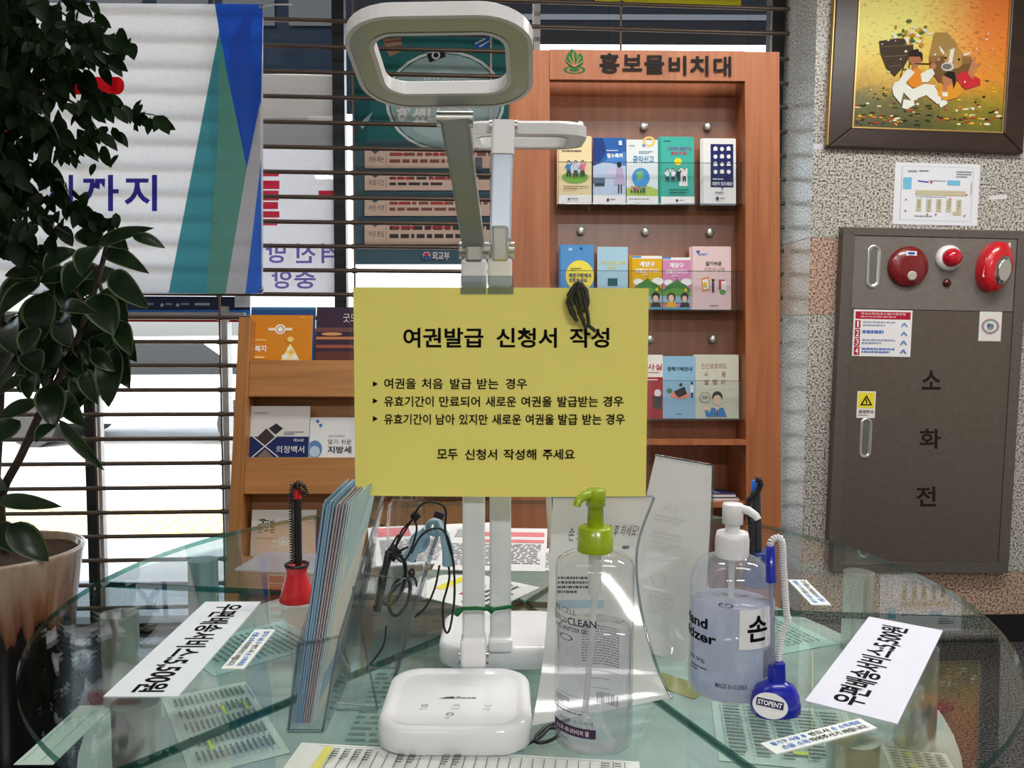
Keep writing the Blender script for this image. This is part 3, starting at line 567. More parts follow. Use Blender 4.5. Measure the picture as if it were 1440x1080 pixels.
booklet(2, (355, 717, 445, 782), (214, 212, 208), [('s', [(.12, .22), (.2, .2), (.17, .3)], .02, (40, 40, 40)), ('t', '글로벌', .1, .2, .36, .5, (40, 40, 44), 0), ('l', .1, .6, .4, .66, 1, (150, 150, 150))], 'pale booklet with brush lettering on the lowest rack tier', .006, .02)

# ------------------------------------------------------------------ fire hydrant cabinet on the granite wall
SP = R(.9)
cx_, cz_ = WALL.hit(1312, 560)
CB = Fr(None, m=WALL.M @ Matrix.Translation((cx_, 0, cz_)) @ Matrix.Rotation(SP, 4, 'Y'))
k = CB.hit
D0 = -.045
cab = empty('fire_hydrant_cabinet', CB.M, 'wide steel fire hydrant cabinet set in the granite wall under the painting', 'fire cabinet')
xa, zt = k(1186, 319, D0); xb = k(1442, 400, D0)[0]; zb = k(1300, 805, D0)[1]
xi, xj = k(1199, 400, D0)[0], k(1427, 400, D0)[0]
zi, zp, zq, zd = k(1300, 333, D0)[1], k(1300, 419, D0)[1], k(1300, 436, D0)[1], k(1300, 790, D0)[1]
def mitre(mb, X0, X1, Z0, Z1, a, b, y0, y1, m):
    for q in ([(X0, Z1), (X1, Z1), (a[1], b[1]), (a[0], b[1])], [(X0, Z0), (X1, Z0), (a[1], b[0]), (a[0], b[0])], [(X0, Z0), (a[0], b[0]), (a[0], b[1]), (X0, Z1)], [(X1, Z0), (a[1], b[0]), (a[1], b[1]), (X1, Z1)]): mb.slab(q, y0, y1, m)
mb = MB(); mitre(mb, xa, xb, zb, zt, (xi, xj), (zd, zi), D0 - .004, .0, M_STEELD); mb.build('frame', cab, None, .0015)
mb = MB(); mb.box(xi + .0015, xj - .0015, D0 + .001, 0, zq + .001, zi - .0015, M_STEEL); mb.build('alarm_panel', cab)
mb = MB(); mb.box(xi, xj, D0 + .006, 0, zp - .038, zp + .002, M_STEELD); mb.build('cross_rail', cab)
mb = MB(); mb.box(xi + .0015, xj - .0015, D0 + .0, 0, zd + .0015, zq - .002, M_DOOR)
DKR = (38, 22, 22)
art(mb, [('t', '소', 1296, 521, 1323, 548, DKR, .02), ('t', '화', 1293, 603, 1323, 631, DKR, .02), ('t', '전', 1288, 684, 1316, 712, DKR, .02)], lambda x, y: k(x, y, D0), D0 - .0006, .0002)
door = mb.build('door', cab)
def slot(px0, py0, px1, py1, nm, par):
    x, z = k((px0 + px1) / 2, (py0 + py1) / 2, D0); wv = (px1 - px0) * .0031; hv = (py1 - py0) * .0031
    mb = MB(Matrix.Translation((x, D0, z)) @ Matrix.Rotation(PI / 2, 4, 'X'))
    o1, o2 = rrect(wv, hv, wv * .49, 8), rrect(wv * .66, hv * .86, wv * .32, 8); n = len(o1)
    mb.loft([[(a, b, 0) for a, b in o1], [(a, b, .006) for a, b in rrect(wv * .92, hv * .95, wv * .45, 8)], [(a, b, .003) for a, b in o2], [(a, b, -.0 + .0006) for a, b in rrect(wv * .5, hv * .8, wv * .24, 8)]], M_ALU, False)
    mb.add([(a, b, .0006) for a, b in rrect(wv * .5, hv * .8, wv * .24, 8)], [tuple(range(n))], plain((120, 122, 118), .4, .5, 'slot_shade'))
    return mb.build(nm, par)
slot(1218, 344, 1238, 406, 'finger_pull', cab); slot(1208, 587, 1226, 646, 'finger_pull', door)
def onp(px, py, rot=0): x, z = k(px, py, D0); return Matrix.Translation((x, D0, z)) @ Matrix.Rotation(PI / 2, 4, 'X') @ Matrix.Scale(1.2, 4)
DRED = plain((120, 20, 26), .3, 0, 'dark_red_plastic', .4, .03)
mb = MB(onp(1276, 375)); mb.lathe([(.074, 0), (.074, .008), (.066, .02), (.03, .026), (0, .027)], DRED, 40); mb.lathe([(.0175, .022), (.0175, .0268), (.012, .0275)], plain((186, 176, 170), .4, 0, 'sounder_port'), 20, (.006, -.034, 0)); mb.box(-.02, .02, .038, .054, .0195, .0245, C((236, 238, 240))); mb.box(-.012, .012, .042, .05, .0246, .025, C((40, 80, 180))); mb.build('alarm_sounder', cab)
mb = MB(onp(1333, 363)); mb.lathe([(.046, 0), (.046, .012), (.038, .02), (.034, .021)], M_WHITE, 36); mb.build('lamp_base', cab)
mb = MB(onp(1333, 363)); mb.lathe([(.033, .0205), (.033, .034), (.028, .046), (.016, .055), (0, .058)], plain((196, 14, 40), .12, 0, 'red_lens', .6), 32); mb.build('warning_lamp_lens', cab)
mb = MB(onp(1331, 398)); mb.lathe([(.014, 0), (.014, .006), (.011, .01), (0, .012)], plain((90, 30, 32), .2, .4, 'red_indicator'), 20); mb.build('indicator', cab)
SM = onp(1394, 376) @ Matrix.Rotation(R(-8), 4, 'Z')
mb = MB(SM); o = [(.058 * math.cos(a), .092 * math.sin(a)) for a in [2 * PI * i / 36 for i in range(36)]]
mb.loft([[(a, b, 0) for a, b in o], [(a, b, .03) for a, b in o], [(a * .86, b * .9, .05) for a, b in o], [(a * .5, b * .6, .056) for a, b in o]], M_RED); st_ = mb.build('strobe_body', cab)
mb = MB(SM); o = [(.012 + .031 * math.cos(a), -.012 + .054 * math.sin(a)) for a in [2 * PI * i / 24 for i in range(24)]]
mb.loft([[(a, b, .03) for a, b in o], [(a, b, .058) for a, b in o], [(.012 + (a - .012) * .7, -.012 + (b + .012) * .7, .066) for a, b in o]], M_CHROME); mb.build('strobe_lens', st_)
mb = MB(SM); s1 = [('t', 'FIRE', 0, 0, 1, 1, (240, 236, 236), .02)]; mb.xf = SM @ Matrix.Rotation(-PI / 2, 4, 'X')
art(mb, s1, lambda x, y: (-.052 + .016 * y, -.045 + x * .07), -.0445); mb.build('lettering', st_)
# stickers on the cabinet
def sticker(name, rect, base, spec, label, cat='sticker', fr=CB, y=D0 - .0012, th=.0006, spin=0):
    a, d = fr.hit(rect[0], rect[1], y), fr.hit(rect[2], rect[3], y); W, H = d[0] - a[0], a[1] - d[1]
    f = Fr(None, m=fr.M @ Matrix.Translation((a[0], y, d[1])) @ Matrix.Rotation(spin, 4, 'Y'))
    mb = MB(); mb.box(0, W, 0, th, 0, H, C(base)); art(mb, spec, lambda x, yy: (x * W, (1 - yy) * H))
    return tag(mb.build(name, None, f.M), label, cat)
CR = (176, 30, 56); BLT = (80, 120, 200)
sp = [('r', .03, .04, .97, .2, CR), ('t', '옥내소화전(호스릴)사용방법', .12, .06, .88, .12, CW, 0), ('l', .12, .14, .88, .18, 1, (236, 200, 206))]
for i in range(4):
    sp += [('r', .03, .23 + i * .19, .12, .4 + i * .19, CR), ('t', str(i + 1), .062 if i == 0 else .05, .25 + i * .19, .09 if i == 0 else .1, .38 + i * .19, CW, .01), ('l', .16, .25 + i * .19, .72, .38 + i * .19, 2 if i != 1 else 1, BLT if i % 2 else (150, 160, 190)), ('s', [(.82, .36 + i * .19), (.87, .27 + i * .19), (.92, .36 + i * .19)], .02, BLT), ('e', .86, .3 + i * .19, .025, .025, (120, 150, 220))]
sticker('instruction_sticker', (1201, 435, 1280, 502), (236, 236, 238), sp, 'white instruction sticker with red numbers on the fire cabinet door')
sp = [('o', .5, .5, .4, .26, .16, (190, 120, 150)), ('o', .5, .5, .33, .215, .14, (110, 170, 150)), ('e', .44, .48, .1, .09, (90, 110, 150)), ('e', .57, .5, .09, .09, (120, 130, 140)), ('e', .5, .58, .14, .05, (150, 150, 160)), ('l', .3, .76, .7, .8, 1, (170, 170, 175))]
sticker('safety_sticker', (1378, 438, 1407, 480), (226, 228, 222), sp, 'small white sticker with a round emblem on the fire cabinet door')
sp = [('r', .06, .05, .94, .63, (240, 226, 60)), ('p', [(.5, .13), (.84, .53), (.16, .53)], (26, 26, 24)), ('p', [(.5, .24), (.7, .48), (.3, .48)], (240, 226, 60)), ('s', [(.5, .28), (.46, .37), (.54, .38), (.49, .46)], .06, (26, 26, 24)), ('t', '화재주의', .1, .7, .9, .84, (30, 30, 34), .02), ('l', .1, .88, .9, .94, 1, (120, 120, 120))]
sticker('warning_sticker', (1206, 550, 1230, 588), (238, 238, 236), sp, 'white sticker with a yellow warning triangle above the door pull')
sticker('tape_tag', (1404, 341, 1421, 352), (226, 216, 206), [('r', 0, 0, .8, .5, (200, 60, 60))], 'little red and white tape tag behind the strobe alarm', 'sticker', CB, D0 - .0006)

# ------------------------------------------------------------------ floor plan sheet and painting on the granite
TAN, LB = (196, 190, 158), (120, 190, 224)
sp = [('r', .08, .06, .92, .062, DK), ('r', .08, .93, .92, .932, DK), ('r', .08, .06, .083, .93, DK), ('r', .918, .06, .92, .93, DK), ('t', '비상대피도', .15, .12, .26, .16, (40, 40, 50), .02), ('l', .28, .12, .42, .16, 1, (60, 60, 70)), ('r', .1, .24, .2, .43, LB), ('r', .62, .27, .77, .35, LB),
      ('p', [(.27, .28), (.4, .3), (.4, .32), (.27, .3)], (60, 90, 190)), ('r', .4, .28, .6, .29, (120, 120, 150)), ('e', .43, .31, .015, .02, (210, 60, 80)), ('r', .25, .44, .84, .52, TAN), ('l', .72, .12, .9, .24, 3, (130, 130, 140)), ('r', .9, .3, .905, .5, (90, 90, 100)), ('l', .26, .54, .8, .56, 1, (150, 150, 160)), ('r', .7, .78, .8, .83, TAN), ('l', .25, .85, .6, .89, 1, (150, 150, 150))]
for i in range(5): sp += [('r', .27 + i * .118, .58, .325 + i * .118, .78, TAN), ('l', .285 + i * .118, .61, .31 + i * .118, .75, 4, (120, 116, 96))]
for x, y in ((.14, .6), (.14, .78), (.4, .83), (.5, .83), (.84, .84), (.66, .57), (.85, .5)): sp.append(('e', x, y, .01, .015, (200, 60, 80)))
sticker('floor_plan_sheet', (1258, 228, 1374, 316), (228, 231, 238), sp, 'laminated floor plan sheet taped below the painting', 'notice', WALL, -.002, .001, R(.9))
sticker('tape_scrap', (1392, 275, 1416, 281), (222, 222, 222), [], 'torn white tape scrap stuck on granite right of the floor plan', 'tape', WALL, -.001, .0006, R(-3))
sticker('tape_scrap', (1144, 202, 1158, 210), (214, 216, 228), [], 'pale tape scrap left of the painting corner', 'tape', WALL, -.001, .0006)
PT = Fr(None, m=WALL.M @ Matrix.Translation((WALL.hit(1305, 215)[0], 0, WALL.hit(1305, 209)[1])) @ Matrix.Rotation(R(1.3), 4, 'Y'))
pk = PT.hit; Y0 = -.035
art_t = empty('framed_painting', PT.M, 'folk painting of flute player and cow in a dark wooden frame', 'painting')
xa, xb = pk(1165, 205, Y0)[0], pk(1440, 205, Y0)[0]; zb = pk(1300, 211, Y0)[1]; xi, xj = pk(1199, 180, Y0)[0], pk(1412, 180, Y0)[0]; zi = pk(1300, 183, Y0)[1]
zt = zi + 1.0; zf = zt + (zi - zb)
M_FR = wood('dark_walnut_frame', (40, 27, 22), (58, 40, 32), (2, 14, 14), .35)
mb = MB(); mitre(mb, xa, xb, zb, zf, (xi, xj), (zi, zt), Y0, 0, M_FR); mb.build('frame', art_t, None, .006)
M_GOLD = plain((196, 160, 96), .35, .7, 'gilt')
mb = MB(); mitre(mb, xi, xj, zi, zt, (xi + .006, xj - .006), (zi + .006, zt - .006), Y0 + .004, -.001, M_GOLD); mb.box(xa - .004, xa, Y0 + .004, -.001, zb + .01, zf - .01, M_GOLD); mb.build('gilt_slip', art_t)
# canvas: a procedural field of brushy autumn colour with figures
m, t, p = nodes('painted_canvas')
tc = t.nodes.new('ShaderNodeTexCoord'); sx = t.nodes.new('ShaderNodeSeparateXYZ'); link(t, tc.outputs['Generated'], sx.inputs[0])
nf = noise_fac(t, 9, (1, 1, 1), 8, .8, .65); nf2 = noise_fac(t, 45, (1, 1, 2), 4, .5)
def mth(op, a, b):
    q = t.nodes.new('ShaderNodeMath'); q.operation = op
    for i, v in enumerate((a, b)):
        if isinstance(v, (int, float)): q.inputs[i].default_value = v
        else: link(t, v, q.inputs[i])
    return q.outputs[0]
vert = mth('ADD', sx.outputs['Z'], mth('MULTIPLY', mth('SUBTRACT', nf, .5), .22))
base = ramp(t, [(.0, (58, 64, 28)), (.13, (104, 100, 36)), (.2, (200, 160, 40)), (.28, (236, 204, 70)), (.4, (238, 230, 110)), (.75, (232, 222, 120)), (1, (190, 206, 130))], vert)
warm = ramp(t, [(.0, (104, 104, 30)), (.12, (160, 140, 34)), (.22, (232, 150, 40)), (.4, (242, 136, 48)), (1, (226, 104, 44))], vert)
mx = t.nodes.new('ShaderNodeMix'); mx.data_type = 'RGBA'; link(t, mth('MULTIPLY', mth('SUBTRACT', mth('ADD', sx.outputs['X'], mth('MULTIPLY', nf2, .5)), .62), 2.2), mx.inputs[0]); mx.clamp_factor = True
link(t, base, mx.inputs[6]); link(t, warm, mx.inputs[7])
mx2 = t.nodes.new('ShaderNodeMix'); mx2.data_type = 'RGBA'; link(t, mth('MULTIPLY', mth('GREATER_THAN', nf2, .62), .35), mx2.inputs[0]); link(t, mx.outputs[2], mx2.inputs[6]); mx2.inputs[7].default_value = lin((70, 60, 30))
link(t, mx2.outputs[2], p.inputs['Base Color']); p.inputs['Roughness'].default_value = .4
mb = MB(); mb.box(xi + .003, xj - .003, Y0 + .012, -.002, zi + .003, zt - .003, m)
RP = random.Random(3); sp = []
for i in range(150):
    x = RP.uniform(1204, 1408); y = 176 - abs(RP.gauss(0, 30)); c = RP.choice([(226, 180, 40), (206, 120, 30), (60, 56, 24), (236, 226, 190), (150, 130, 40), (40, 44, 20), (176, 60, 30)])
    if 105 < y < 178: sp.append(('e', x, y, RP.uniform(1, 5), RP.uniform(.7, 1.8), c))
WHT = (232, 234, 226)
sp += [('p', [(1236, 58), (1262, 54), (1284, 56), (1284, 70), (1272, 92), (1258, 108), (1246, 96), (1238, 76)], (72, 58, 44)), ('s', [(1238, 66), (1282, 64)], 1, (120, 100, 74)), ('s', [(1242, 80), (1276, 78)], 1, (120, 100, 74)), ('s', [(1250, 94), (1268, 92)], 1, (120, 100, 74))]
for i in range(40): sp.append(('e', RP.gauss(1282, 14), RP.gauss(50, 10), RP.uniform(1.5, 4), RP.uniform(1.5, 3.2), RP.choice([WHT, (244, 236, 214), (206, 140, 50), (226, 190, 90), (90, 110, 50)])))
sp += [('s', [(1266, 108), (1276, 76)], 1.4, (60, 44, 30)), ('s', [(1274, 108), (1282, 78)], 1.4, (60, 44, 30)), ('s', [(1268, 98), (1280, 97)], 1.2, (60, 44, 30)),
    ('p', [(1314, 46), (1332, 46), (1344, 60), (1350, 78), (1330, 84), (1306, 82)], (172, 138, 76)), ('p', [(1306, 80), (1352, 78), (1366, 84), (1360, 112), (1320, 116), (1308, 100)], (120, 86, 46)), ('e', 1341, 82, 14, 15, (190, 148, 80)), ('p', [(1336, 70), (1342, 68), (1338, 90), (1333, 88)], WHT), ('e', 1332, 94, 9, 6.5, (206, 204, 200)), ('e', 1331, 94, 6.5, 4, (120, 112, 108)), ('p', [(1328, 74), (1320, 64), (1322, 72), (1326, 77)], WHT), ('p', [(1354, 76), (1366, 73), (1360, 78), (1355, 79)], WHT), ('e', 1329, 82, 1.8, 1.8, (30, 24, 20)), ('e', 1348, 84, 1.8, 1.8, (30, 24, 20)), ('p', [(1352, 80), (1366, 80), (1362, 90), (1352, 90)], (150, 110, 60)), ('p', [(1306, 80), (1322, 78), (1322, 86), (1308, 88)], (150, 110, 60)),
    ('p', [(1278, 100), (1288, 94), (1296, 100), (1298, 120), (1284, 124), (1276, 118)], (226, 140, 40)), ('p', [(1276, 96), (1286, 102), (1272, 118), (1262, 116)], WHT), ('p', [(1258, 116), (1268, 113), (1284, 126), (1290, 140), (1282, 143), (1270, 130), (1266, 146), (1256, 134), (1254, 124)], WHT), ('p', [(1282, 126), (1300, 118), (1312, 120), (1324, 138), (1318, 147), (1302, 134), (1286, 140)], WHT), ('p', [(1270, 140), (1284, 142), (1286, 148), (1274, 154), (1268, 152)], WHT), ('p', [(1318, 142), (1330, 140), (1332, 146), (1322, 152)], WHT), ('p', [(1294, 104), (1310, 96), (1314, 104), (1304, 116), (1296, 116)], WHT),
    ('e', 1287, 82, 9.5, 11, (176, 112, 78)), ('p', [(1277, 80), (1280, 71), (1290, 69), (1297, 76), (1297, 88), (1293, 80)], (46, 32, 24)), ('s', [(1286, 90), (1316, 90)], 1.6, (70, 46, 30)), ('e', 1312, 93, 4, 4.5, (186, 122, 86)), ('e', 1286, 94, 4, 3, (186, 122, 86)),
    ('p', [(1320, 122), (1332, 116), (1348, 116), (1354, 128), (1344, 138), (1328, 142), (1318, 134)], (226, 152, 44)), ('p', [(1344, 106), (1356, 100), (1378, 112), (1378, 120), (1358, 126), (1348, 118)], (206, 44, 54)), ('p', [(1360, 104), (1368, 80), (1372, 80), (1370, 92), (1378, 88), (1380, 91), (1370, 98), (1368, 112)], (196, 130, 90)), ('e', 1332, 112, 8, 9, (186, 122, 86)), ('p', [(1326, 106), (1332, 100), (1342, 102), (1344, 116), (1340, 126), (1338, 112)], (36, 26, 22)), ('e', 1328, 124, 3.5, 5, (186, 122, 86)), ('p', [(1324, 130), (1332, 130), (1332, 136), (1325, 136)], WHT)]
for i in range(26): sp.append(('e', RP.uniform(1215, 1405), RP.uniform(40, 130), RP.uniform(.6, 1.8), RP.uniform(.5, 1.4), WHT))
art(mb, sp, lambda x, y: pk(x, y, Y0 + .011), Y0 + .0115, .00002)
mb.build('canvas', art_t)

# ------------------------------------------------------------------ round glass table
TZ = 1.10; TH = .007; LZ = .985
_rim = [at_z(x, y, TZ) for x, y in ((22, 935), (30, 991), (105, 1080), (40, 893), (93, 843), (143, 818), (167, 803), (240, 773), (320, 750), (450, 723), (1003, 726), (1067, 736), (1115, 746), (1168, 760), (1234, 782), (1318, 821), (1384, 868), (1429, 921), (1438, 947), (1437, 1016), (1387, 1069))]
TC = Vector((.0076, 1.038, 0)); TR = .545
for _k in range(60):          # the circle through the measured rim
    ds_ = [((q.xy - TC.xy).length, (q.xy - TC.xy).normalized()) for q in _rim]; TR = sum(d_ for d_, u_ in ds_) / len(ds_)
    sh2 = sum(((u_ * (d_ - TR)) for d_, u_ in ds_), Vector((0, 0))) / len(ds_); TC = TC + Vector((sh2.x, sh2.y, 0))
table = empty('glass_table', (TC.x, TC.y, 0), 'round two tier glass writing table on steel posts in the foreground', 'table')
ctr = at_z(738, 846, TZ)
tl = lambda p: (p.x - TC.x, p.y - TC.y)
def dirang(px, py): q = at_z(px, py, TZ) - ctr; return math.atan2(q.y, q.x)
CO = tl(ctr)
angs = [dirang(1385, 868), R(62), R(121), dirang(143, 818), dirang(167, 1080), dirang(1062, 1080)]
angs = sorted(a % (2 * PI) for a in angs)
def rim_t(a):
    dx, dy = math.cos(a), math.sin(a); b = CO[0] * dx + CO[1] * dy; c_ = CO[0] ** 2 + CO[1] ** 2 - TR ** 2
    return -b + math.sqrt(b * b - c_)
for i, a0 in enumerate(angs):
    a1 = angs[(i + 1) % 6]; a1 += 2 * PI if a1 < a0 else 0
    gap = .0012; am = (a0 + a1) / 2; sx_, sy_ = CO[0] + gap / math.sin((a1 - a0) / 2) * math.cos(am), CO[1] + gap / math.sin((a1 - a0) / 2) * math.sin(am)
    o = [(sx_, sy_)]; n = 28
    for j in range(n + 1):
        a = a0 + (a1 - a0) * j / n; t_ = rim_t(a); q = (CO[0] + t_ * math.cos(a), CO[1] + t_ * math.sin(a))
        if j == 0: q = (q[0] - gap * math.sin(a), q[1] + gap * math.cos(a))
        if j == n: q = (q[0] + gap * math.sin(a), q[1] - gap * math.cos(a))
        o.append(q)
    mb = MB(); b_ = .0012
    mb.prism(o, TZ - TH, TZ, M_TGLASS, M_TGLASS, M_TEDGE, False)
    mb.build('glass_top', table)
mb = MB(); o = [(.50 * math.cos(2 * PI * i / 64), .50 * math.sin(2 * PI * i / 64)) for i in range(64)]
mb.prism(o, LZ - .018, LZ, M_SHELFG, M_SHELFG, M_TEDGE); mb.build('lower_shelf', table)
for px, py in ((285, 786), (168, 862), (191, 986), (1208, 804), (1291, 908), (1200, 1036), (560, 758), (930, 760)):
    q = at_z(px, py, TZ - TH); x, y = tl(q); mb = MB(); mb.lathe([(.021, LZ + .0005), (.021, TZ - TH - .0005)], M_ALU, 32, (x, y, 0)); mb.build('post', table)
mb = MB(); mb.lathe([(.09, LZ - .02), (.075, .7), (.075, .12), (.3, .05), (.32, .0)], M_BLACK, 40); mb.build('pedestal', table)

# forms lying on the lower shelf, seen through the glass
def form(tlp, trp, blp, z, cl, spec, label, name='form_sheet', cat='form', th=.0006):
    f, W, H = lay(tlp, trp, blp, z + th + .0004)
    mb = MB(); mb.box(0, W, 0, th, 0, H, C(cl)); art(mb, spec, lambda x, y: (x * W, (1 - y) * H), -.0002, .0001)
    return tag(mb.build(name, None, f.M), label, cat)
GL_ = (110, 125, 122)
def grid(x0, y0, x1, y1, nx_, ny_, cl=GL_, wd=.003):
    s_ = [('s', [(x0, y0 + (y1 - y0) * i / ny_), (x1, y0 + (y1 - y0) * i / ny_)], wd, cl) for i in range(ny_ + 1)]
    return s_ + [('s', [(x0 + (x1 - x0) * i / nx_, y0), (x0 + (x1 - x0) * i / nx_, y1)], wd, cl) for i in range(nx_ + 1)]
HL = (206, 226, 70)
fs_ = grid(.06, .08, .94, .94, 5, 14) + [('l', .08, .03, .5, .06, 1, (60, 70, 70))] + [('l', .08 + .176 * i, .1, .2 + .176 * i, .92, 14, (90, 100, 100)) for i in range(5)] + [('r', .3, .15, .42, .18, HL), ('r', .3, .4, .42, .43, HL), ('r', .62, .7, .8, .73, HL)]
form((345, 958), (408, 1058), (228, 985), LZ, (206, 216, 208), fs_, 'greenish form with highlighter marks under the left glass')
form((398, 872), (460, 905), (300, 950), LZ, (176, 204, 200), [('l', .1, .1, .9, .9, 14, (110, 130, 130))], 'pale teal sheet under the glass near the envelopes')
form((112, 992), (160, 992), (92, 1075), LZ, (184, 202, 192), [('s', [(.6, .1), (.6, .95)], .02, GL_), ('s', [(.15, .2), (.15, .95)], .02, GL_)], 'pale green folded sheet under the left rim')
form((1000, 985), (1190, 1000), (930, 1062), LZ, (190, 204, 196), fs_[:-3] + [('r', .5, .8, .6, .84, HL)], 'printed form under the glass below the blue pen stand')
form((1240, 1050), (1330, 1060), (1205, 1110), LZ, (214, 220, 212), fs_, 'form with yellow marks under the right front glass')
form((1060, 850), (1178, 905), (990, 905), LZ, (172, 204, 196), [('l', .1, .08, .9, .9, 16, (110, 136, 130))], 'pale teal sheet under the glass behind the sanitizer bottle')
form((930, 945), (1000, 968), (915, 962), LZ, (150, 140, 76), [], 'narrow olive strip under the glass by the laminated sheets')
form((520, 940), (760, 945), (470, 1075), LZ, (160, 180, 176), [('l', .06, .06, .94, .94, 16, (120, 140, 136))], 'large grey sheet under the glass below the lamp base')

# price strips and small notes lying on the glass
def strip(tlp, trp, blp, cl, spec, label, name='price_strip', cat='notice', th=.0012):
    return form(tlp, trp, blp, TZ, cl, spec, label, name, cat, th)
strip((367, 846), (250, 979), (290, 845), (212, 219, 224), [('t', '우편배송서비스:5,500원', .04, .24, .97, .72, M_INK, .025)], 'long white price strip on the left side of the glass table')
strip((1132, 985), (1222, 867), (1262, 1018), (212, 214, 226), [('t', '우편배송서비스:5,500원', .05, .24, .93, .62, M_INK, .025)], 'wide white price strip on the right side of the glass table')
NB = (50, 110, 190)
def note(a, b, c, label): strip(a, b, c, (224, 230, 226), [('t', '필기구 사용 후', .06, .14, .4, .44, NB, .02), ('t', '반드시', .43, .14, .62, .44, M_INK, .02), ('t', '손 소독제로', .65, .14, .95, .44, NB, .02), ('t', '손을 소독', .1, .56, .36, .88, NB, .02), ('t', '하여주시기 바랍니다.', .37, .56, .95, .88, M_INK, .02)], label, 'small_note')
note((387, 885), (343, 940), (361, 882), 'small printed note lying beside the left price strip')
note((1069, 1045), (1209, 1010), (1092, 1060), 'small printed note lying in front of the blue pen stand')
note((1141, 850), (1108, 815), (1116, 853), 'small printed note lying behind the white coil cord')
cols = [('s', [(.08 + .0325 * i, .1), (.08 + .0325 * i, 1)], .002, (70, 74, 74)) for i in range(28)] + [('s', [(.06, .1), (.97, .1)], .004, (60, 60, 60))]
strip((424, 1044), (899, 1071), (352, 1130), (226, 232, 226), cols + [('r', .085, .11, .11, .9, (226, 222, 120))] + [('l', .115 + .0325 * i, .14, .135 + .0325 * i, .34, 5, (60, 64, 70)) for i in (0, 1, 2, 3, 6, 7, 10, 11, 24, 25)], 'white ruled form sheet tucked in front of the lamp base', 'ruled_form', 'form', .0008)
# papers at the back of the table
ND = (90, 92, 100)
strip((330, 800), (372, 775), (500, 812), clear('folder_film', (.9, .9, .92), .06, .1, .35, (214, 218, 224)), [], 'clear plastic folder behind the red pen stand', 'plastic_folder', 'folder', .002)
def paperstack(tlp, trp, blp, n, cl, spec, label):
    for i in range(n):
        f, W, H = lay(tlp, trp, blp, TZ + .0016 * (i + 1)); f = Fr(None, m=f.M @ Matrix.Translation((RS.uniform(-.004, .004), 0, RS.uniform(-.003, .003))))
        mb = MB(); mb.box(0, W, 0, .0012, 0, H, C(cl))
        if i == n - 1: art(mb, spec, lambda x, y: (x * W, (1 - y) * H), -.0002, .0001)
        o = mb.build('printed_sheet', None, f.M)
        if i == n - 1: tag(o, label, 'paper sheet')
        else: tag(o, 'sheet lying underneath the ' + label, 'paper sheet', 'sheets under the ' + label)
PK = (216, 130, 136)
paperstack((520, 742), (690, 735), (470, 800), 3, (226, 228, 228), [('r', .02, .05, .3, .3, PK), ('l', .05, .4, .95, .95, 14, (130, 132, 140))], 'top printed sheet with pink corner behind the envelopes')
paperstack((640, 742), (770, 744), (600, 800), 5, (222, 222, 222), [('r', .3, .1, .98, .22, PK), ('r', .2, .3, .98, .38, PK), ('l', .05, .42, .95, .92, 13, (130, 132, 140)), ('l', .05, .05, .28, .28, 5, (130, 132, 140))], 'top newspaper sheet with red bands behind the lamp arms')
paperstack((718, 792), (800, 758), (790, 878), 1, (224, 227, 226), [('l', .05, .06, .95, .94, 26, ND), ('r', .5, .1, .8, .12, (50, 120, 70))], 'closely printed table sheet lying right of the lamp arms')
paperstack((560, 830), (640, 800), (640, 880), 1, (220, 224, 222), [('r', .3, .2, .8, .3, (222, 214, 70)), ('r', .3, .5, .7, .56, (210, 60, 70)), ('l', .1, .65, .9, .95, 4, ND)], 'sheet with yellow and red marks under the hanging cord')

# ------------------------------------------------------------------ desk lamps
def lamp_base(t_, cx, cy, wd, dp, ht, logo):
    T0 = Matrix.Translation((cx, cy, TZ))
    mb = MB(T0)
    rr = lambda s_: rrect(wd - 2 * s_, dp - 2 * s_, .028 - s_ * .8, 8)
    mb.loft([[(a, b, z) for a, b in rr(s_)] for s_, z in ((.004, .002), (.0, .005), (.0, ht - .005), (.0015, ht - .0015), (.004, ht), (.008, ht), (.011, ht - .002), (.013, ht - .0022))], M_WHITEG)
    if logo:
        mb.xf = T0 @ Matrix.Translation((0, 0, ht - .0022)) @ Matrix.Rotation(-PI / 2, 4, 'X')
        G_ = (120, 122, 126); sp = [('p', [(-.016, .0), (-.008, -.0035), (-.004, -.0035), (-.002, .0)], (70, 72, 76)), ('t', 'Rflexx', -.006, -.0038, .016, .0, (70, 72, 76), .01)]
        for x_, y_ in ((-.026, .0155), (.0, .015), (.026, .0155), (-.004, .031)): sp += [('l', x_ - .004, y_ + .0035, x_ + .004, y_ + .0048, 1, G_)]
        sp += [('o', -.026, .0135, .0028, .0024, .3, G_), ('s', [(-.003, .0145), (0, .0115), (.003, .0145)], .0006, G_), ('s', [(.023, .0125), (.026, .0152), (.029, .0125)], .0006, G_), ('o', -.004, .0285, .003, .0025, .3, G_)]
        art(mb, sp, lambda x, y: (x, -y - .002), -.0002, .00005)
    b = mb.build('base', t_)
    mb = MB(T0); mb.prism(rrect(wd * .8, dp * .8, .02, 5), .0008, .0022, M_BLACK); mb.build('foot_pad', t_)
    return b
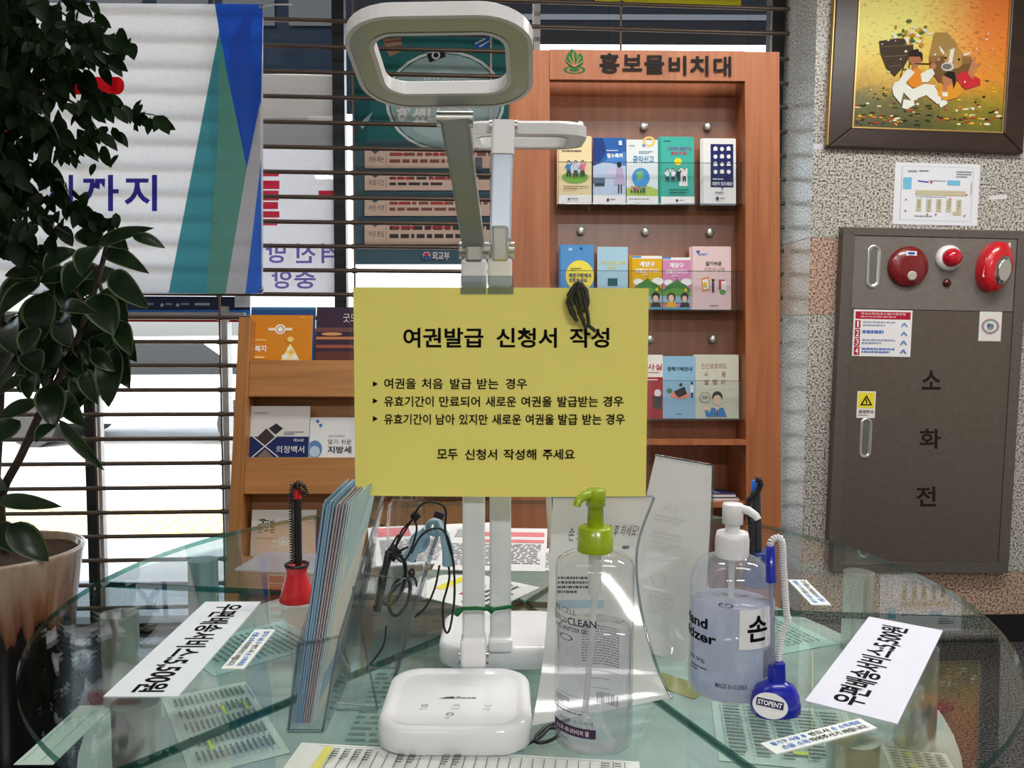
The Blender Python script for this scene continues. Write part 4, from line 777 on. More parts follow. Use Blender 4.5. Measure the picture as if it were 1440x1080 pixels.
def head(t_, P, X, Yv, wd, dp, th, rad, win, pan):
    """rounded square ring: P middle of the hinge edge (underside), X right, Yv outward along the head"""
    Z = X.cross(Yv).normalized()
    if Z.z < 0: Z = -Z
    m = Matrix((X, Yv, Z)).transposed().to_4x4(); m.translation = P + Yv * dp / 2
    mb = MB(m); N = 8
    o, i = rrect(wd, dp, rad, N), rrect(wd * win, dp * win * .9, rad * .45, N)
    o2, i2 = rrect(wd - .006, dp - .006, rad - .003, N), rrect(wd * win + .006, dp * win * .9 + .006, rad * .45 + .003, N); n = len(o)
    ring = lambda a, za, b, zb, mat: mb.add([(x, y, za) for x, y in a] + [(x, y, zb) for x, y in b], [(k_, (k_ + 1) % n, n + (k_ + 1) % n, n + k_) for k_ in range(n)], mat, False)
    ring(o, 0, o, th * .8, M_WHITE); ring(o, th * .8, o2, th, M_WHITE); ring(o2, th, i2, th, M_WHITE); ring(i2, th, i, th * .8, M_WHITE); ring(i, th * .8, i, 0, M_WHITE); ring(o, 0, o2, 0, M_WHITE); ring(i, 0, i2, 0, M_WHITE)
    hd = mb.build('head', t_)
    mb = MB(m); ring(o2, .0004, i2, .0004, pan); mb.build('light_panel', hd)
    return m
def desk_lamp(label, base, arm, elbow_px, up, headargs, lowm, upm, panel):
    cx, cy = base[:2]
    t_ = empty('desk_lamp', (cx, cy, TZ), label, 'desk lamp')
    before = set(bpy.data.objects)
    lamp_base(t_, cx, cy, *base[2:])
    px, wd, Y = arm
    p0 = at_y(px, 900, Y); p1 = at_y(elbow_px[0], elbow_px[1], Y)
    hz = at_y(px, 893, Y).z
    mb = MB(); mb.box(p0.x - wd * .57, p0.x + wd * .57, Y - .012, Y + .012, TZ + .022, hz, M_WHITE); mb.build('hinge_block', t_, None, .003)
    mb = MB(Matrix.Rotation(PI / 2, 4, 'Y')); mb.lathe([(.0055, p0.x - wd * .68), (.0055, p0.x + wd * .68)], M_CHROME, 16, (-(at_y(px, 925, Y).z), Y, 0)); mb.build('hinge_pin', t_)
    mb = MB(); mb.beam((p0.x, Y, hz - .004), (p1.x, Y, p1.z - .012), wd, .011, lowm); mb.build('lower_arm', t_)
    mb = MB(); mb.box(p1.x - wd * .56, p1.x + wd * .56, Y - .011, Y + .011, p1.z - .034, p1.z - .008, M_WHITE); mb.box(p1.x - wd * .4, p1.x + wd * .4, Y - .012, Y + .012, p1.z - .012, p1.z + .022, M_ALU); mb.build('elbow_joint', t_, None, .003)
    mb = MB(Matrix.Rotation(PI / 2, 4, 'Y')); mb.lathe([(.008, p1.x - wd * .66), (.008, p1.x + wd * .66)], M_ALU, 18, (-p1.z, Y, 0)); mb.build('elbow_pin', t_)
    q = up
    d = (q - p1).normalized()
    mb = MB(); mb.beam(Vector((p1.x, Y, p1.z)) + d * .01, q - d * .012, wd * .98, .010, upm); mb.build('upper_arm', t_)
    mb = MB(); mb.beam(q - d * .03, q + d * .004, wd * 1.08, .014, upm if upm is M_ARMG else M_WHITE); mb.build('neck_joint', t_)
    mb = MB(Matrix.Rotation(PI / 2, 4, 'Y')); mb.lathe([(.006, q.x - wd * .66), (.006, q.x + wd * .66)], M_ALU, 16, (-q.z, q.y, 0)); mb.build('neck_pin', t_)
    P, X, Yv, hw, hd_, th, rad, win = headargs
    head(t_, P, X, Yv, hw, hd_, th, rad, win, panel)
    bpy.context.view_layer.update()
    for o in set(bpy.data.objects) - before:
        if o.parent is t_: o.matrix_parent_inverse = t_.matrix_world.inverted()
    return t_
QA = at_y(640, 168, .63)
near, far = at_y(609, 22, .52), at_y(634, 152, .627)
Yv = (near - far).normalized(); X = Vector((.999, -.02, .008)); X = (X - Yv * X.dot(Yv)).normalized()
desk_lamp('white desk lamp standing in front, square ring head raised toward the camera', (at_z(646, 1000, TZ).x, (at_z(641, 1070, TZ).y + .742) / 2, .1225, .742 - at_z(641, 1070, TZ).y, .025, True), (666, .0202, .755), (667, 352), QA, (far, X, Yv, .1205, (near - far).length, .0115, .034, .70), M_ARMW, M_ARMG, M_GREYP)
QB = at_y(708, 178, .82)
far, near = at_y(735, 188, .825), at_y(735, 212, .965)
Yv = (far * 0 + near - far).normalized(); X = Vector((.999, .02, 0)); X = (X - Yv * X.dot(Yv)).normalized()
desk_lamp('white desk lamp standing behind, head turned away toward the shelves', (at_z(708, 940, TZ).x, at_z(708, 947, TZ).y + .055, .128, .11, .025, False), (704, .0205, .792), (703, 352), QB, (far, X, Yv, .128, .13, .0125, .034, .68), M_ARMW, M_ARMB, M_WHITE)
# green wire tie round both arms
mb = MB(); pts = []
for px, py, y in ((643, 859, .742), (650, 856, .740), (670, 855, .740), (690, 857, .740), (705, 855, .773), (719, 853, .778), (719, 853, .806), (690, 853, .808), (655, 855, .791), (645, 858, .757)): pts.append(at_y(px, py, y))
mb.tube(pts, .0018, C((28, 96, 52)), 8); mb.tube([at_y(648, 858, .740), at_y(643, 864, .735), at_y(641, 862, .732)], .0022, C((28, 96, 52)), 8); mb.lathe([(.0, -.004), (.004, 0), (0, .004)], C((28, 96, 52)), 10, tuple(at_y(691, 858, .737)))
tag(mb.build('wire_tie'), 'dark green wire tie twisted round the two lamp arms', 'wire tie')

# ------------------------------------------------------------------ yellow laminated sign
S = Fr((0, .741, 0)); a, d = S.hit(497, 404), S.hit(908, 698); e0, e1 = S.hit(491, 400), S.hit(914, 702)
mb = MB()
n = 24; W = d[0] - a[0]
def bow(x): return -.004 * math.sin(PI * max(0, min(1, (x - e0[0]) / (e1[0] - e0[0]))))
def curved(mb, X0, X1, Z0, Z1, y0, mat, n=24):
    v = [(X0 + (X1 - X0) * i / n, y0 + bow(X0 + (X1 - X0) * i / n), z) for z in (Z0, Z1) for i in range(n + 1)]
    mb.add(v, [(i, i + 1, n + 2 + i, n + 1 + i) for i in range(n)], mat, True)
YEL = plain((244, 233, 122), .4, 0, 'yellow_paper', .1, .015)
curved(mb, e0[0], e1[0], e1[1], e0[1], 0, M_LAMI); curved(mb, a[0], d[0], d[1], a[1], -.0003, YEL)
curved(mb, a[0], d[0], d[1], a[1], .0004, YEL)
sp = []
K = M_INK
for s_, x0, x1, y0, y1 in (('여권발급', 567, 680, 461, 489), ('신청서', 698, 783, 461, 489), ('작성', 801, 857, 461, 489)): sp.append(('t', s_, x0, y0, x1, y1, K, .022))
for yy in (540, 564, 589): sp.append(('p', [(524, yy - 4), (531, yy), (524, yy + 4)], K))
for words, y0, y1 in (([('여권을', 540, 585), ('처음', 593, 623), ('발급', 633, 663), ('받는', 671, 701), ('경우', 711, 741)], 532, 547), ([('유효기간이', 540, 610), ('만료되어', 618, 675), ('새로운', 683, 726), ('여권을', 733, 776), ('발급받는', 784, 841), ('경우', 848, 877)], 557, 572), ([('유효기간이', 540, 606), ('남아', 613, 640), ('있지만', 646, 686), ('새로운', 692, 733), ('여권을', 739, 779), ('발급', 785, 812), ('받는', 819, 846), ('경우', 852, 879)], 582, 597), ([('모두', 615, 644), ('신청서', 654, 699), ('작성해', 708, 754), ('주세요', 763, 808)], 631, 646)):
    for s_, x0, x1 in words: sp.append(('t', s_, x0, y0, x1, y1, K, .014))
m2 = MB(); art(m2, sp, lambda x, y: S.hit(x, y, -.003), -.0006, .00003)
m2.v = [Vector((q.x, q.y + bow(q.x), q.z)) for q in m2.v]
for mat in m2.mats:
    fs = [f_ for f_, mi_ in zip(m2.f, m2.m) if m2.mats[mi_] is mat]; mb.add([tuple(q) for q in m2.v], fs, mat)
sign = mb.build('laminated_sign', None, S.M); tag(sign, 'yellow laminated sign with black Korean lettering taped to the lamp arms', 'sign')
for (x0, y0, x1, y1) in ((648, 388, 684, 414), (686, 388, 722, 414), (490, 399, 500, 408)):
    a_, d_ = S.hit(x0, y0), S.hit(x1, y1); mb = MB(); mb.box(a_[0], d_[0], -.0052, -.0049, d_[1], a_[1], M_ACRYE if x0 > 500 else M_LAMI); mb.build('clear_tape', sign)
# dark cords hanging over the top edge of the sign
mb = MB()
for k_, pts in enumerate(([(812, 398), (803, 408), (798, 425), (803, 440), (812, 452)], [(814, 398), (806, 412), (801, 430), (808, 446)], [(814, 398), (812, 412), (818, 430), (814, 440), (822, 452)], [(816, 398), (824, 408), (826, 425), (822, 440)], [(816, 398), (820, 415), (826, 440), (828, 458), (838, 466)], [(810, 400), (800, 415), (806, 430)], [(815, 398), (809, 420), (816, 440), (824, 462)])):
    mb.tube([at_y(x, y, .7305 - .0012 * (k_ % 3)) for x, y in pts], .0017 + .0006 * (k_ % 2), plain((46, 48, 34), .5, 0, 'dark_cord'), 6)
mb.lathe([(0, -.003), (.003, 0), (0, .003)], plain((46, 48, 34), .5, 0, 'dark_cord'), 8, tuple(at_y(814, 399, .7305)))
tag(mb.build('cord_bundle'), 'bundle of dark limp cords hanging from the top edge of the yellow sign', 'cord')
def put(o, t_): o.parent = t_; o.matrix_parent_inverse = Matrix.Translation(-Vector(t_.location)); return o

# ------------------------------------------------------------------ clear holder with the fanned leaflets
YA = at_z(430, 1031, TZ).y + .004; YB = YA + .1
bz_ = TZ + .006
xl = lambda px, py, y=YA: at_y(px, py, y).x
zt_ = at_y(470, 709, YA).z; NL = 20
bl, br, tl_, tr_ = xl(413, 1020), xl(442, 1020), xl(454, 707), xl(497, 707)
seq = ['b'] * 8 + ['m'] * 7 + ['p'] * 5
colr = {'b': [(150, 190, 214), (116, 160, 192)], 'm': [(206, 200, 206), (140, 126, 136)], 'p': [(186, 214, 218), (214, 228, 228)]}
nm = {'b': 'blue', 'm': 'mauve grey', 'p': 'pale aqua'}
for i, s_ in enumerate(seq):
    u = i / (NL - 1); x0 = bl + (br - bl) * u; x1 = tl_ + (tr_ - tl_) * u; th = .0005; c0, c1 = colr[s_]
    z1 = zt_ + RS.uniform(-.002, .003) + (.004 if i == NL - 1 else 0); mb = MB()
    def leaf(xb, xt, c, t_, ya=YA, yb=YB):
        tw = .0035 if i == NL - 1 else 0
        ring = lambda z, x, k_: [(x, ya, z), (x + t_, ya, z), (x + t_ + k_, yb, z), (x + k_, yb, z)]
        mb.loft([ring(bz_, xb, 0), ring(bz_ + (z1 - bz_) * .5, xb + (xt - xb) * .5, 0), ring(z1, xt, tw)], C(c), True, False)
    leaf(x0, x1, c0 if i % 2 else c1, th)
    if i % 2 == 0: leaf(x0 + th + .00005, x1 + th + .00005, (232, 232, 230), .00025, YA + .0008)
    if i == NL - 1:
        def fx(x, y, e=.0002):
            v = 1 - y; zz_ = bz_ + (z1 - bz_) * v; xx = x0 + (x1 - x0) * v + th + e + .004 * x * max(0, v - .5) * 2
            return (xx, YA + (YB - YA) * x, zz_)
        for (ya, yb, cl) in ((.0, .25, (186, 214, 218)), (.25, .5, (224, 222, 208)), (.5, .78, (224, 222, 208)), (.78, .9, (168, 196, 214)), (.9, 1, (222, 222, 210))):
            mb.add([fx(0.005, yb), fx(.995, yb), fx(.995, ya), fx(.005, ya)], [(0, 1, 2, 3)], C(cl))
    lab = {0: 'leftmost blue leaflet in the fanned row in the clear holder', NL - 1: 'rightmost leaflet of the fanned row, its cream and aqua cover showing'}.get(i, nm[s_] + ' edged leaflet inside the fanned row in the clear holder')
    tag(mb.build('standing_leaflet'), lab, 'leaflet', None if i in (0, NL - 1) else nm[s_] + ' leaflets in the clear holder')
def wall(mb, q, t, mat=None):
    q = [Vector(p) for p in q]; n = (q[1] - q[0]).cross(q[3] - q[0]).normalized() * t
    v = q + [p + n for p in q]; mb.add(v, [(0, 1, 2, 3), (7, 6, 5, 4), (0, 4, 5, 1), (1, 5, 6, 2), (2, 6, 7, 3), (3, 7, 4, 0)], mat or M_ACRY)
def rod(mb, a, b, r=.0011): mb.tube([a, b], r, M_ACRYE, 6)
h0 = empty('leaflet_holder', ((bl + br) / 2, .7, TZ), 'clear acrylic leaflet holder with a splayed foot, full of blue leaflets', 'leaflet holder')
zf = at_y(430, 905, YA - .004).z; e = .0035
fb = lambda x, y, z: Vector((x, y, z))
fr_ = (zf - bz_) / (zt_ - bz_)
L0, L1 = bl - e, bl + (tl_ - bl) * fr_ - e; R0, R1 = br + e + .004, br + (tr_ - br) * fr_ + e + .006
yF, yBk = YA - .004, YB + .004
mb = MB()
wall(mb, [fb(L0, yF, TZ + .001), fb(R0, yF, TZ + .001), fb(R1, yF, zf + .006), fb(L1, yF, zf)], -.0018)
wall(mb, [fb(L0, yBk, TZ + .001), fb(R0, yBk, TZ + .001), fb(R1 + .02, yBk, zf + .1), fb(L1 + .02, yBk, zf + .1)], .0018)
wall(mb, [fb(L0, yF, TZ + .001), fb(L0, yBk, TZ + .001), fb(L1 + .02, yBk, zf + .1), fb(L1, yF, zf)], -.0018)
wall(mb, [fb(R0, yF, TZ + .001), fb(R0, yBk, TZ + .001), fb(R1 + .02, yBk, zf + .1), fb(R1, yF, zf + .006)], .0018)
mb.box(L0 - .002, R0 + .002, yF - .002, yBk + .002, TZ + .0005, TZ + .003, M_ACRY)
rod(mb, fb(L0, yF, TZ + .0015), fb(L1, yF, zf)); rod(mb, fb(R0, yF, TZ + .0015), fb(R1, yF, zf + .006)); rod(mb, fb(L1, yF, zf), fb(R1, yF, zf + .006)); rod(mb, fb(L0, yF, TZ + .0018), fb(R0, yF, TZ + .0018), .0016)
rod(mb, fb(R1, yF, zf + .006), fb(R1 + .02, yBk, zf + .1))
o = mb.build('pocket'); o.parent = h0; o.matrix_parent_inverse = Matrix.Translation(-Vector(h0.location))
mb = MB(); XF = xl(531, 1028, YA + .035); YF_ = YA + .035
wall(mb, [fb(R0 + .003, YF_, TZ + .001), fb(XF, YF_, TZ + .001), fb(XF - .004, YF_, TZ + .012), fb(R1 + .004, YF_, zf + .035)], .0018)
rod(mb, fb(XF, YF_, TZ + .0015), fb(R1 + .004, YF_, zf + .035)); rod(mb, fb(R0 + .006, YF_ - .01, TZ + .012), fb(XF, YF_, TZ + .004), .0008); rod(mb, fb(R0 + .003, YF_, TZ + .0015), fb(XF, YF_, TZ + .0015))
o = mb.build('foot'); o.parent = h0; o.matrix_parent_inverse = Matrix.Translation(-Vector(h0.location))

# ------------------------------------------------------------------ second holder with spectacles
pB, pT = at_y(556, 955, .820), at_y(614, 757, .820)
h1 = empty('spectacle_holder', (pB.x, .810, TZ), 'clear acrylic stand behind the leaflet holder with spectacles inside', 'acrylic stand')
mb = MB(); dx = pT.x - pB.x; PB = Vector((pB.x - dx * (pB.z - TZ - .002) / (pT.z - pB.z), .820, TZ + .002))
wall(mb, [fb(PB.x, .765, PB.z), fb(PB.x, .880, PB.z), fb(pT.x, .880, pT.z), fb(pT.x, .765, pT.z)], -.004)
rod(mb, fb(PB.x, .765, PB.z), fb(pT.x, .765, pT.z), .002); rod(mb, fb(pT.x, .765, pT.z), fb(pT.x, .880, pT.z), .002)
o = mb.build('leaning_plate'); o.parent = h1; o.matrix_parent_inverse = Matrix.Translation(-Vector(h1.location))
mb = MB(); q0, q1 = at_y(513, 860, .795), at_y(583, 860, .795); zq = TZ + .001
xq0, xq1 = q0.x - .004, PB.x + .004; zk = at_y(540, 815, .795).z
wall(mb, [fb(xq0, .795, zq), fb(xq1 - .006, .795, zq), fb(q1.x, .795, zk), fb(q0.x, .795, zk + .005)], -.0018); wall(mb, [fb(xq0, .870, zq), fb(xq1 - .006, .870, zq), fb(q1.x, .870, zk), fb(q0.x, .870, zk + .03)], .0018)
wall(mb, [fb(xq0, .795, zq), fb(xq0, .870, zq), fb(q0.x, .870, zk + .03), fb(q0.x, .795, zk + .005)], -.0018)
rod(mb, fb(q0.x, .795, zk + .005), fb(q1.x, .795, zk)); rod(mb, fb(xq0, .795, zq), fb(xq1 - .006, .795, zq)); mb.box(xq0, xq1 - .004, .795, .870, TZ + .0005, TZ + .003, M_ACRY)
o = mb.build('tray'); o.parent = h1; o.matrix_parent_inverse = Matrix.Translation(-Vector(h1.location))
def spectacles(label, c, rims, temples, lens=True, r=.0022):
    t_ = empty('spectacles', at_y(rims[0][0], rims[0][1], rims[0][4]), label, 'spectacles'); inv = Matrix.Translation(-Vector(t_.location))
    mb = MB(); mat = plain(c, .3, 0, 'spectacle_frame')
    cs = []
    for (px, py, rx, ry, y, rot) in rims:
        pts = []
        for i in range(25):
            a = 2 * PI * i / 24; u, v = rx * math.cos(a), ry * math.sin(a); pts.append(at_y(px + u * math.cos(rot) - v * math.sin(rot), py + u * math.sin(rot) + v * math.cos(rot), y + .006 * math.cos(a)))
        mb.tube(pts, r, mat, 8, None, False); cs.append(pts)
    if len(rims) > 1: mb.tube([cs[0][0], (cs[0][0] + cs[1][12]) / 2 + Vector((0, 0, .003)), cs[1][12]], r, mat, 8)
    o = mb.build('frame'); o.parent = t_; o.matrix_parent_inverse = inv
    for pts in cs:
        mb = MB(); mb.add(pts[:-1], [tuple(range(24))], M_PET); o = mb.build('lens'); o.parent = t_; o.matrix_parent_inverse = inv
    for pts, rr in temples:
        mb = MB(); mb.tube([at_y(*p) for p in pts], rr, mat, 8, rr * 1.5); o = mb.build('temple'); o.parent = t_; o.matrix_parent_inverse = inv
    return t_
spectacles('black rimmed spectacles standing in the clear acrylic stand', (16, 16, 18), [(552, 815, 17, 36, .825, .22), (562, 838, 13, 28, .855, .3)], [([(556, 780, .820), (545, 775, .810), (532, 850, .810), (527, 855, .810)], .0022), ([(560, 782, .840), (552, 772, .835), (541, 800, .830), (530, 860, .820)], .003)])
SPB = spectacles('pale blue spectacles hung over the top of the acrylic stand', (140, 178, 200), [(612, 742, 10, 9, .820, .5), (590, 762, 10, 14, .830, .6)], [([(614, 737, .810), (625, 752, .805), (630, 775, .805), (631, 795, .805)], .0042), ([(600, 745, .820), (588, 762, .820), (574, 786, .820)], .0046)], r=.003)
mb = MB(); KC = plain((14, 14, 16), .5, 0, 'black_cord')
def smooth(pts, n=4):
    out = []
    for i in range(len(pts) - 1):
        a, b, c, d = pts[max(i - 1, 0)], pts[i], pts[i + 1], pts[min(i + 2, len(pts) - 1)]
        for k_ in range(n):
            t_ = k_ / n; out.append(tuple(.5 * (2 * b[j] + (c[j] - a[j]) * t_ + (2 * a[j] - 5 * b[j] + 4 * c[j] - d[j]) * t_ ** 2 + (3 * b[j] - a[j] - 3 * c[j] + d[j]) * t_ ** 3) for j in range(len(a))))
    return out + [pts[-1]]
for pts, y in (([(584, 722), (590, 712), (603, 706), (620, 709), (627, 720), (626, 745), (632, 770), (638, 795), (639, 840), (634, 878), (629, 890), (624, 880), (623, 850), (628, 830), (632, 812), (631, 797)], .795), ([(584, 728), (566, 745), (556, 770), (563, 757), (580, 730)], .810), ([(582, 730), (586, 745), (577, 775), (566, 790), (556, 782)], .805), ([(578, 778), (590, 756), (604, 745), (620, 744), (630, 757), (636, 780)], .793), ([(618, 795), (612, 825), (600, 852), (583, 868)], .798), ([(575, 805), (580, 800), (582, 808), (577, 811), (575, 803), (584, 815), (586, 825)], .795), ([(560, 752), (550, 768), (546, 782), (560, 776), (576, 770), (584, 790)], .820), ([(543, 880), (540, 905), (528, 925), (514, 940)], .820)):
    mb.tube([at_y(x, y_, y) for x, y_ in smooth(pts)], .0011, KC, 6)
mb.lathe([(0, -.006), (.006, 0), (0, .006)], KC, 8, tuple(at_y(584, 726, .805))); mb.lathe([(0, -.01), (.009, 0), (0, .01)], KC, 8, tuple(at_y(553, 777, .820)))
mb.beam(at_y(616, 728, .805), at_y(619, 720, .805), .010, .006, plain((40, 38, 62), .5, 0, 'cord_slider'))
put(mb.build('neck_cord'), SPB)
mb = MB(); c_ = at_y(572, 716, .98)
mb.loft([[(c_.x + a, .98 + b, z) for a, b in rrect(w_, .05, .012, 4)] for w_, z in ((.044, TZ + .0085), (.044, c_.z - .012), (.040, c_.z + .008), (.03, c_.z + .014))], M_PET)
tag(mb.build('clear_plastic_box'), 'clear rounded plastic box standing behind the leaflet holder', 'box')
# blue leaflets behind the lamp arms at the right
y0_ = .95
for i in range(9):
    xa, xb_ = at_y(776 + i * 6, 790, y0_).x, at_y(770 + i * 6.2, 700, y0_).x; mb = MB(); z1 = at_y(770, 690, y0_).z; c = (224, 220, 204) if i == 0 else ((160, 196, 222) if i % 2 else (120, 168, 206))
    zq = TZ + .0095
    xa2 = xb_ + (xa - xb_) * (z1 - zq) / (z1 - at_y(770, 790, y0_).z)
    mb.loft([[(xa2, y0_, zq), (xa2 + .0042, y0_, zq), (xa2 + .0042, y0_ + .09, zq), (xa2, y0_ + .09, zq)], [(xb_, y0_, z1), (xb_ + .0042, y0_, z1), (xb_ + .0042, y0_ + .09, z1), (xb_, y0_ + .09, z1)]], C(c), True, False)
    tag(mb.build('standing_leaflet'), 'cream edged leaflet leading the row behind the white laminated sheets' if i == 0 else 'blue leaflet in the row behind the white laminated sheets', 'leaflet', None if i == 0 else 'blue leaflets behind the laminated sheets')

# ------------------------------------------------------------------ laminated white sheets
def bent(name, rows_, label, spec, thick=.0006, flip=False, mat=None):
    nU, pts = 10, []
    Lc = smooth([r[0] for r in rows_], 5); Rc = smooth([r[1] for r in rows_], 5)
    P = []
    for (l, r) in zip(Lc, Rc):
        a, b = at_y(*l), at_y(*r)
        if a.z < TZ + .001: a.z = TZ + .001
        if b.z < TZ + .001: b.z = TZ + .001
        P.append([a + (b - a) * (i / nU) for i in range(nU + 1)])
    o_ = P[-1][0].copy(); mb = MB(); nV = len(P) - 1; v = [q - o_ for row in P for q in row]
    fs = [((j + 1) * (nU + 1) + i, (j + 1) * (nU + 1) + i + 1, j * (nU + 1) + i + 1, j * (nU + 1) + i) for j in range(nV) for i in range(nU)]
    mb.add(v, fs, mat, True)
    def S_(u, t):
        u = min(max(u, 0), 1) * nU; t = min(max(t, 0), 1) * nV; i, j = min(int(u), nU - 1), min(int(t), nV - 1); a, b = u - i, t - j
        return P[j][i] * (1 - a) * (1 - b) + P[j][i + 1] * a * (1 - b) + P[j + 1][i] * (1 - a) * b + P[j + 1][i + 1] * a * b - o_
    m2 = MB(); art(m2, spec, lambda x, y: (x, y))
    m2.v = [S_(q.x, q.z) + Vector((0, -.0008 + q.y * .3, 0)) for q in m2.v]
    for mt in m2.mats: mb.add([tuple(q) for q in m2.v], [f_ for f_, k_ in zip(m2.f, m2.m) if m2.mats[k_] is mt], mt)
    # clear film margin along the free side and the foot
    rim = [P[j][nU] for j in range(nV + 1)]; mb.tube([q - o_ + Vector((.0015, -.0002, 0)) for q in rim], .0013, M_ACRYE, 6)
    mb.tube([q - o_ + Vector((0, 0, .0008)) for q in P[0]], .0011, M_ACRYE, 6)
    o = mb.build(name, None, Matrix.Translation(o_)); return tag(o, label, 'notice')
M_LS = clear('laminated_white_paper', (.9, .9, .9), .06, .08, .93, (226, 226, 224))
yA, yB = at_z(748, 1022, TZ).y, at_z(942, 983, TZ).y
GR = (196, 196, 192)
T2 = [('t', '손 소독제', .2, .16, .5, .22, (60, 60, 64), 0), ('t', '사용 후 하세요!', .56, .15, .98, .2, (60, 60, 64), 0), ('l', .1, .38, .5, .46, 4, (60, 60, 66)), ('r', .1, .48, .62, .51, (150, 176, 190)), ('l', .4, .54, .62, .6, 3, (90, 120, 150)), ('l', .84, .24, .95, .27, 1, (90, 90, 96))]
bent('laminated_notice', [((778, 700, .825), (918, 699, .825)), ((774, 770, .815), (894, 770, .81)), ((770, 850, .785), (898, 850, .79)), ((762, 940, .74), (919, 930, .765)), ((748, 1022, yA), (942, 983, yB))], 'curled white laminated notice leaning behind the lime pump bottle', T2, mat=M_LS)
yC, yD = at_z(915, 921, TZ).y, at_z(985, 935, TZ).y
T1 = [('t', '손 소독', .5, .22, .28, .26, GR, 0), ('l', .18, .28, .62, .32, 2, GR), ('l', .2, .36, .6, .46, 4, GR), ('l', .1, .48, .56, .52, 1, (206, 212, 208)), ('o', .34, .6, .1, .04, .2, GR), ('l', .2, .68, .55, .78, 4, GR), ('r', .1, .64, .5, .66, (208, 214, 210))]
bent('laminated_notice', [((922, 641, .86), (1001, 655, .885)), ((906, 710, .855), (999, 730, .885)), ((893, 780, .845), (995, 800, .875)), ((896, 850, .835), (990, 870, .85)), ((914, 921, yC), (985, 935, yD))], 'upright white laminated notice seen from its back beside the sanitizer bottle', T1, mat=M_LS)

# ------------------------------------------------------------------ bottles
def wrap(spec, r, h, mb, fw, fh, z0):
    """print wrapped on a round wall: x in 0..1 is fw metres of girth centred on the camera side"""
    m2 = MB(); art(m2, spec, lambda x, y: ((x - .5) * fw, z0 + (1 - y) * fh), -.0003, .00004)
    me = bpy.data.meshes.new('flat_print'); me.from_pydata(m2.v, [], m2.f); me.polygons.foreach_set('material_index', m2.m)
    bm = bmesh.new(); bm.from_mesh(me); bpy.data.meshes.remove(me)
    for i in range(-60, 61):
        bmesh.ops.bisect_plane(bm, geom=bm.verts[:] + bm.edges[:] + bm.faces[:], plane_co=(i * r * .06, 0, 0), plane_no=(1, 0, 0))
    bm.verts.index_update(); m2.v = [q.co.copy() for q in bm.verts]; m2.f = [tuple(q.index for q in f_.verts) for f_ in bm.faces]; m2.m = [f_.material_index for f_ in bm.faces]; bm.free()
    for q in range(len(m2.v)):
        p = m2.v[q]; rr = r - p.y; a = p.x / r; m2.v[q] = Vector((rr * math.sin(a), -rr * math.cos(a), p.z))
    for mt in m2.mats: mb.add([tuple(q) for q in m2.v], [f_ for f_, k_ in zip(m2.f, m2.m) if m2.mats[k_] is mt], mt)
def subdiv_rect(x0, y0, x1, y1, c, n=10): return [('r', x0 + (x1 - x0) * i / n, y0, x0 + (x1 - x0) * (i + 1) / n + .0005, y1, c) for i in range(n)]
# lime pump bottle
cA = at_z(834, 1042, TZ); rA = .0312
zA = lambda py: at_y(834, py, cA.y).z - TZ
bA = empty('pump_bottle', (cA.x, cA.y, TZ), 'clear half full sanitizer gel bottle with a lime green pump', 'bottle')
mb = MB(); sh_ = zA(788); nk = zA(772)
mb.lathe([(.001, .0012), (rA - .006, .0005), (rA - .001, .003), (rA, .007), (rA, sh_ - .004), (rA - .0015, sh_ + .0005), (rA - .006, sh_ + .004), (.016, nk - .002), (.0125, nk - .001), (.0122, nk + .006)], M_PET, 48, cap=False)
PUR = (62, 40, 72); INKP = (70, 70, 80)
sp = [('t', 'SKE·CELL', -.04, .2, .29, .232, (90, 90, 94), 0), ('t', 'CLEAN', -.12, .25, .1, .292, (60, 60, 70), 0), ('t', 'TO', .12, .258, .18, .29, (60, 60, 70), 0), ('t', 'CLEAN', .19, .25, .48, .292, (44, 42, 52), .015), ('t', 'HAND SANITIZER GEL', -.02, .305, .41, .33, (60, 60, 70), .01), ('o', .165, .37, .085, .018, .2, INKP),
      ('r', -.02, .7, .49, .702, INKP), ('l', .0, .72, .22, .76, 3, INKP), ('r', -.02, .778, .49, .78, INKP), ('l', .0, .795, .47, .81, 1, (80, 80, 92)), ('t', '해주는 손소독제', .1, .835, .46, .858, (80, 80, 92), 0)] + subdiv_rect(-.02, .875, .485, .93, PUR) + [('t', '손소독 세니타이저 겔', .04, .888, .42, .918, (226, 220, 230), .01), ('t', '500ml', .1, .945, .2, .965, INKP, 0)]
wrap(sp, rA, sh_, mb, rA * 2.6, sh_ - .012, .008); mb.build('bottle_body', bA)
m2 = MB(); lines = [('l', .08, .42, .3, .45, 1, (110, 116, 150)), ('l', .1, .47, .8, .72, 15, (120, 122, 128)), ('r', .1, .75, .8, .753, INKP), ('r', .3, .80, .62, .803, INKP), ('r', .3, .86, .62, .863, INKP)] + [('r', .1 + .02 * i, .89, .1 + .02 * i + RS.choice((.006, .01, .014)), .96, (60, 60, 110)) for i in range(22)]
wrap(lines, rA - .0006, sh_, m2, rA * 1.5, sh_ - .012, .012)
rot = Matrix.Rotation(PI * .93, 4, 'Z'); m2.v = [rot @ q for q in m2.v]; m2.build('back_label', bA)
lv = zA(880); mb = MB(); mb.lathe([(.0, .003), (rA - .003, .0035), (rA - .0018, .009), (rA - .0018, lv - .0012), (rA - .0025, lv), (0, lv)], None or clear('clear_gel', (.95, .955, .97), .03, 0, .16, (226, 228, 236)), 48, cap=False); mb.build('gel', bA)
mb = MB(); mb.lathe([(.0138, nk - .0015), (.0142, nk), (.0142, nk + .009), (.0135, nk + .01), (.0135, zA(742)), (.0118, zA(740)), (.0, zA(740))], M_LIME, 40); mb.build('collar', bA)
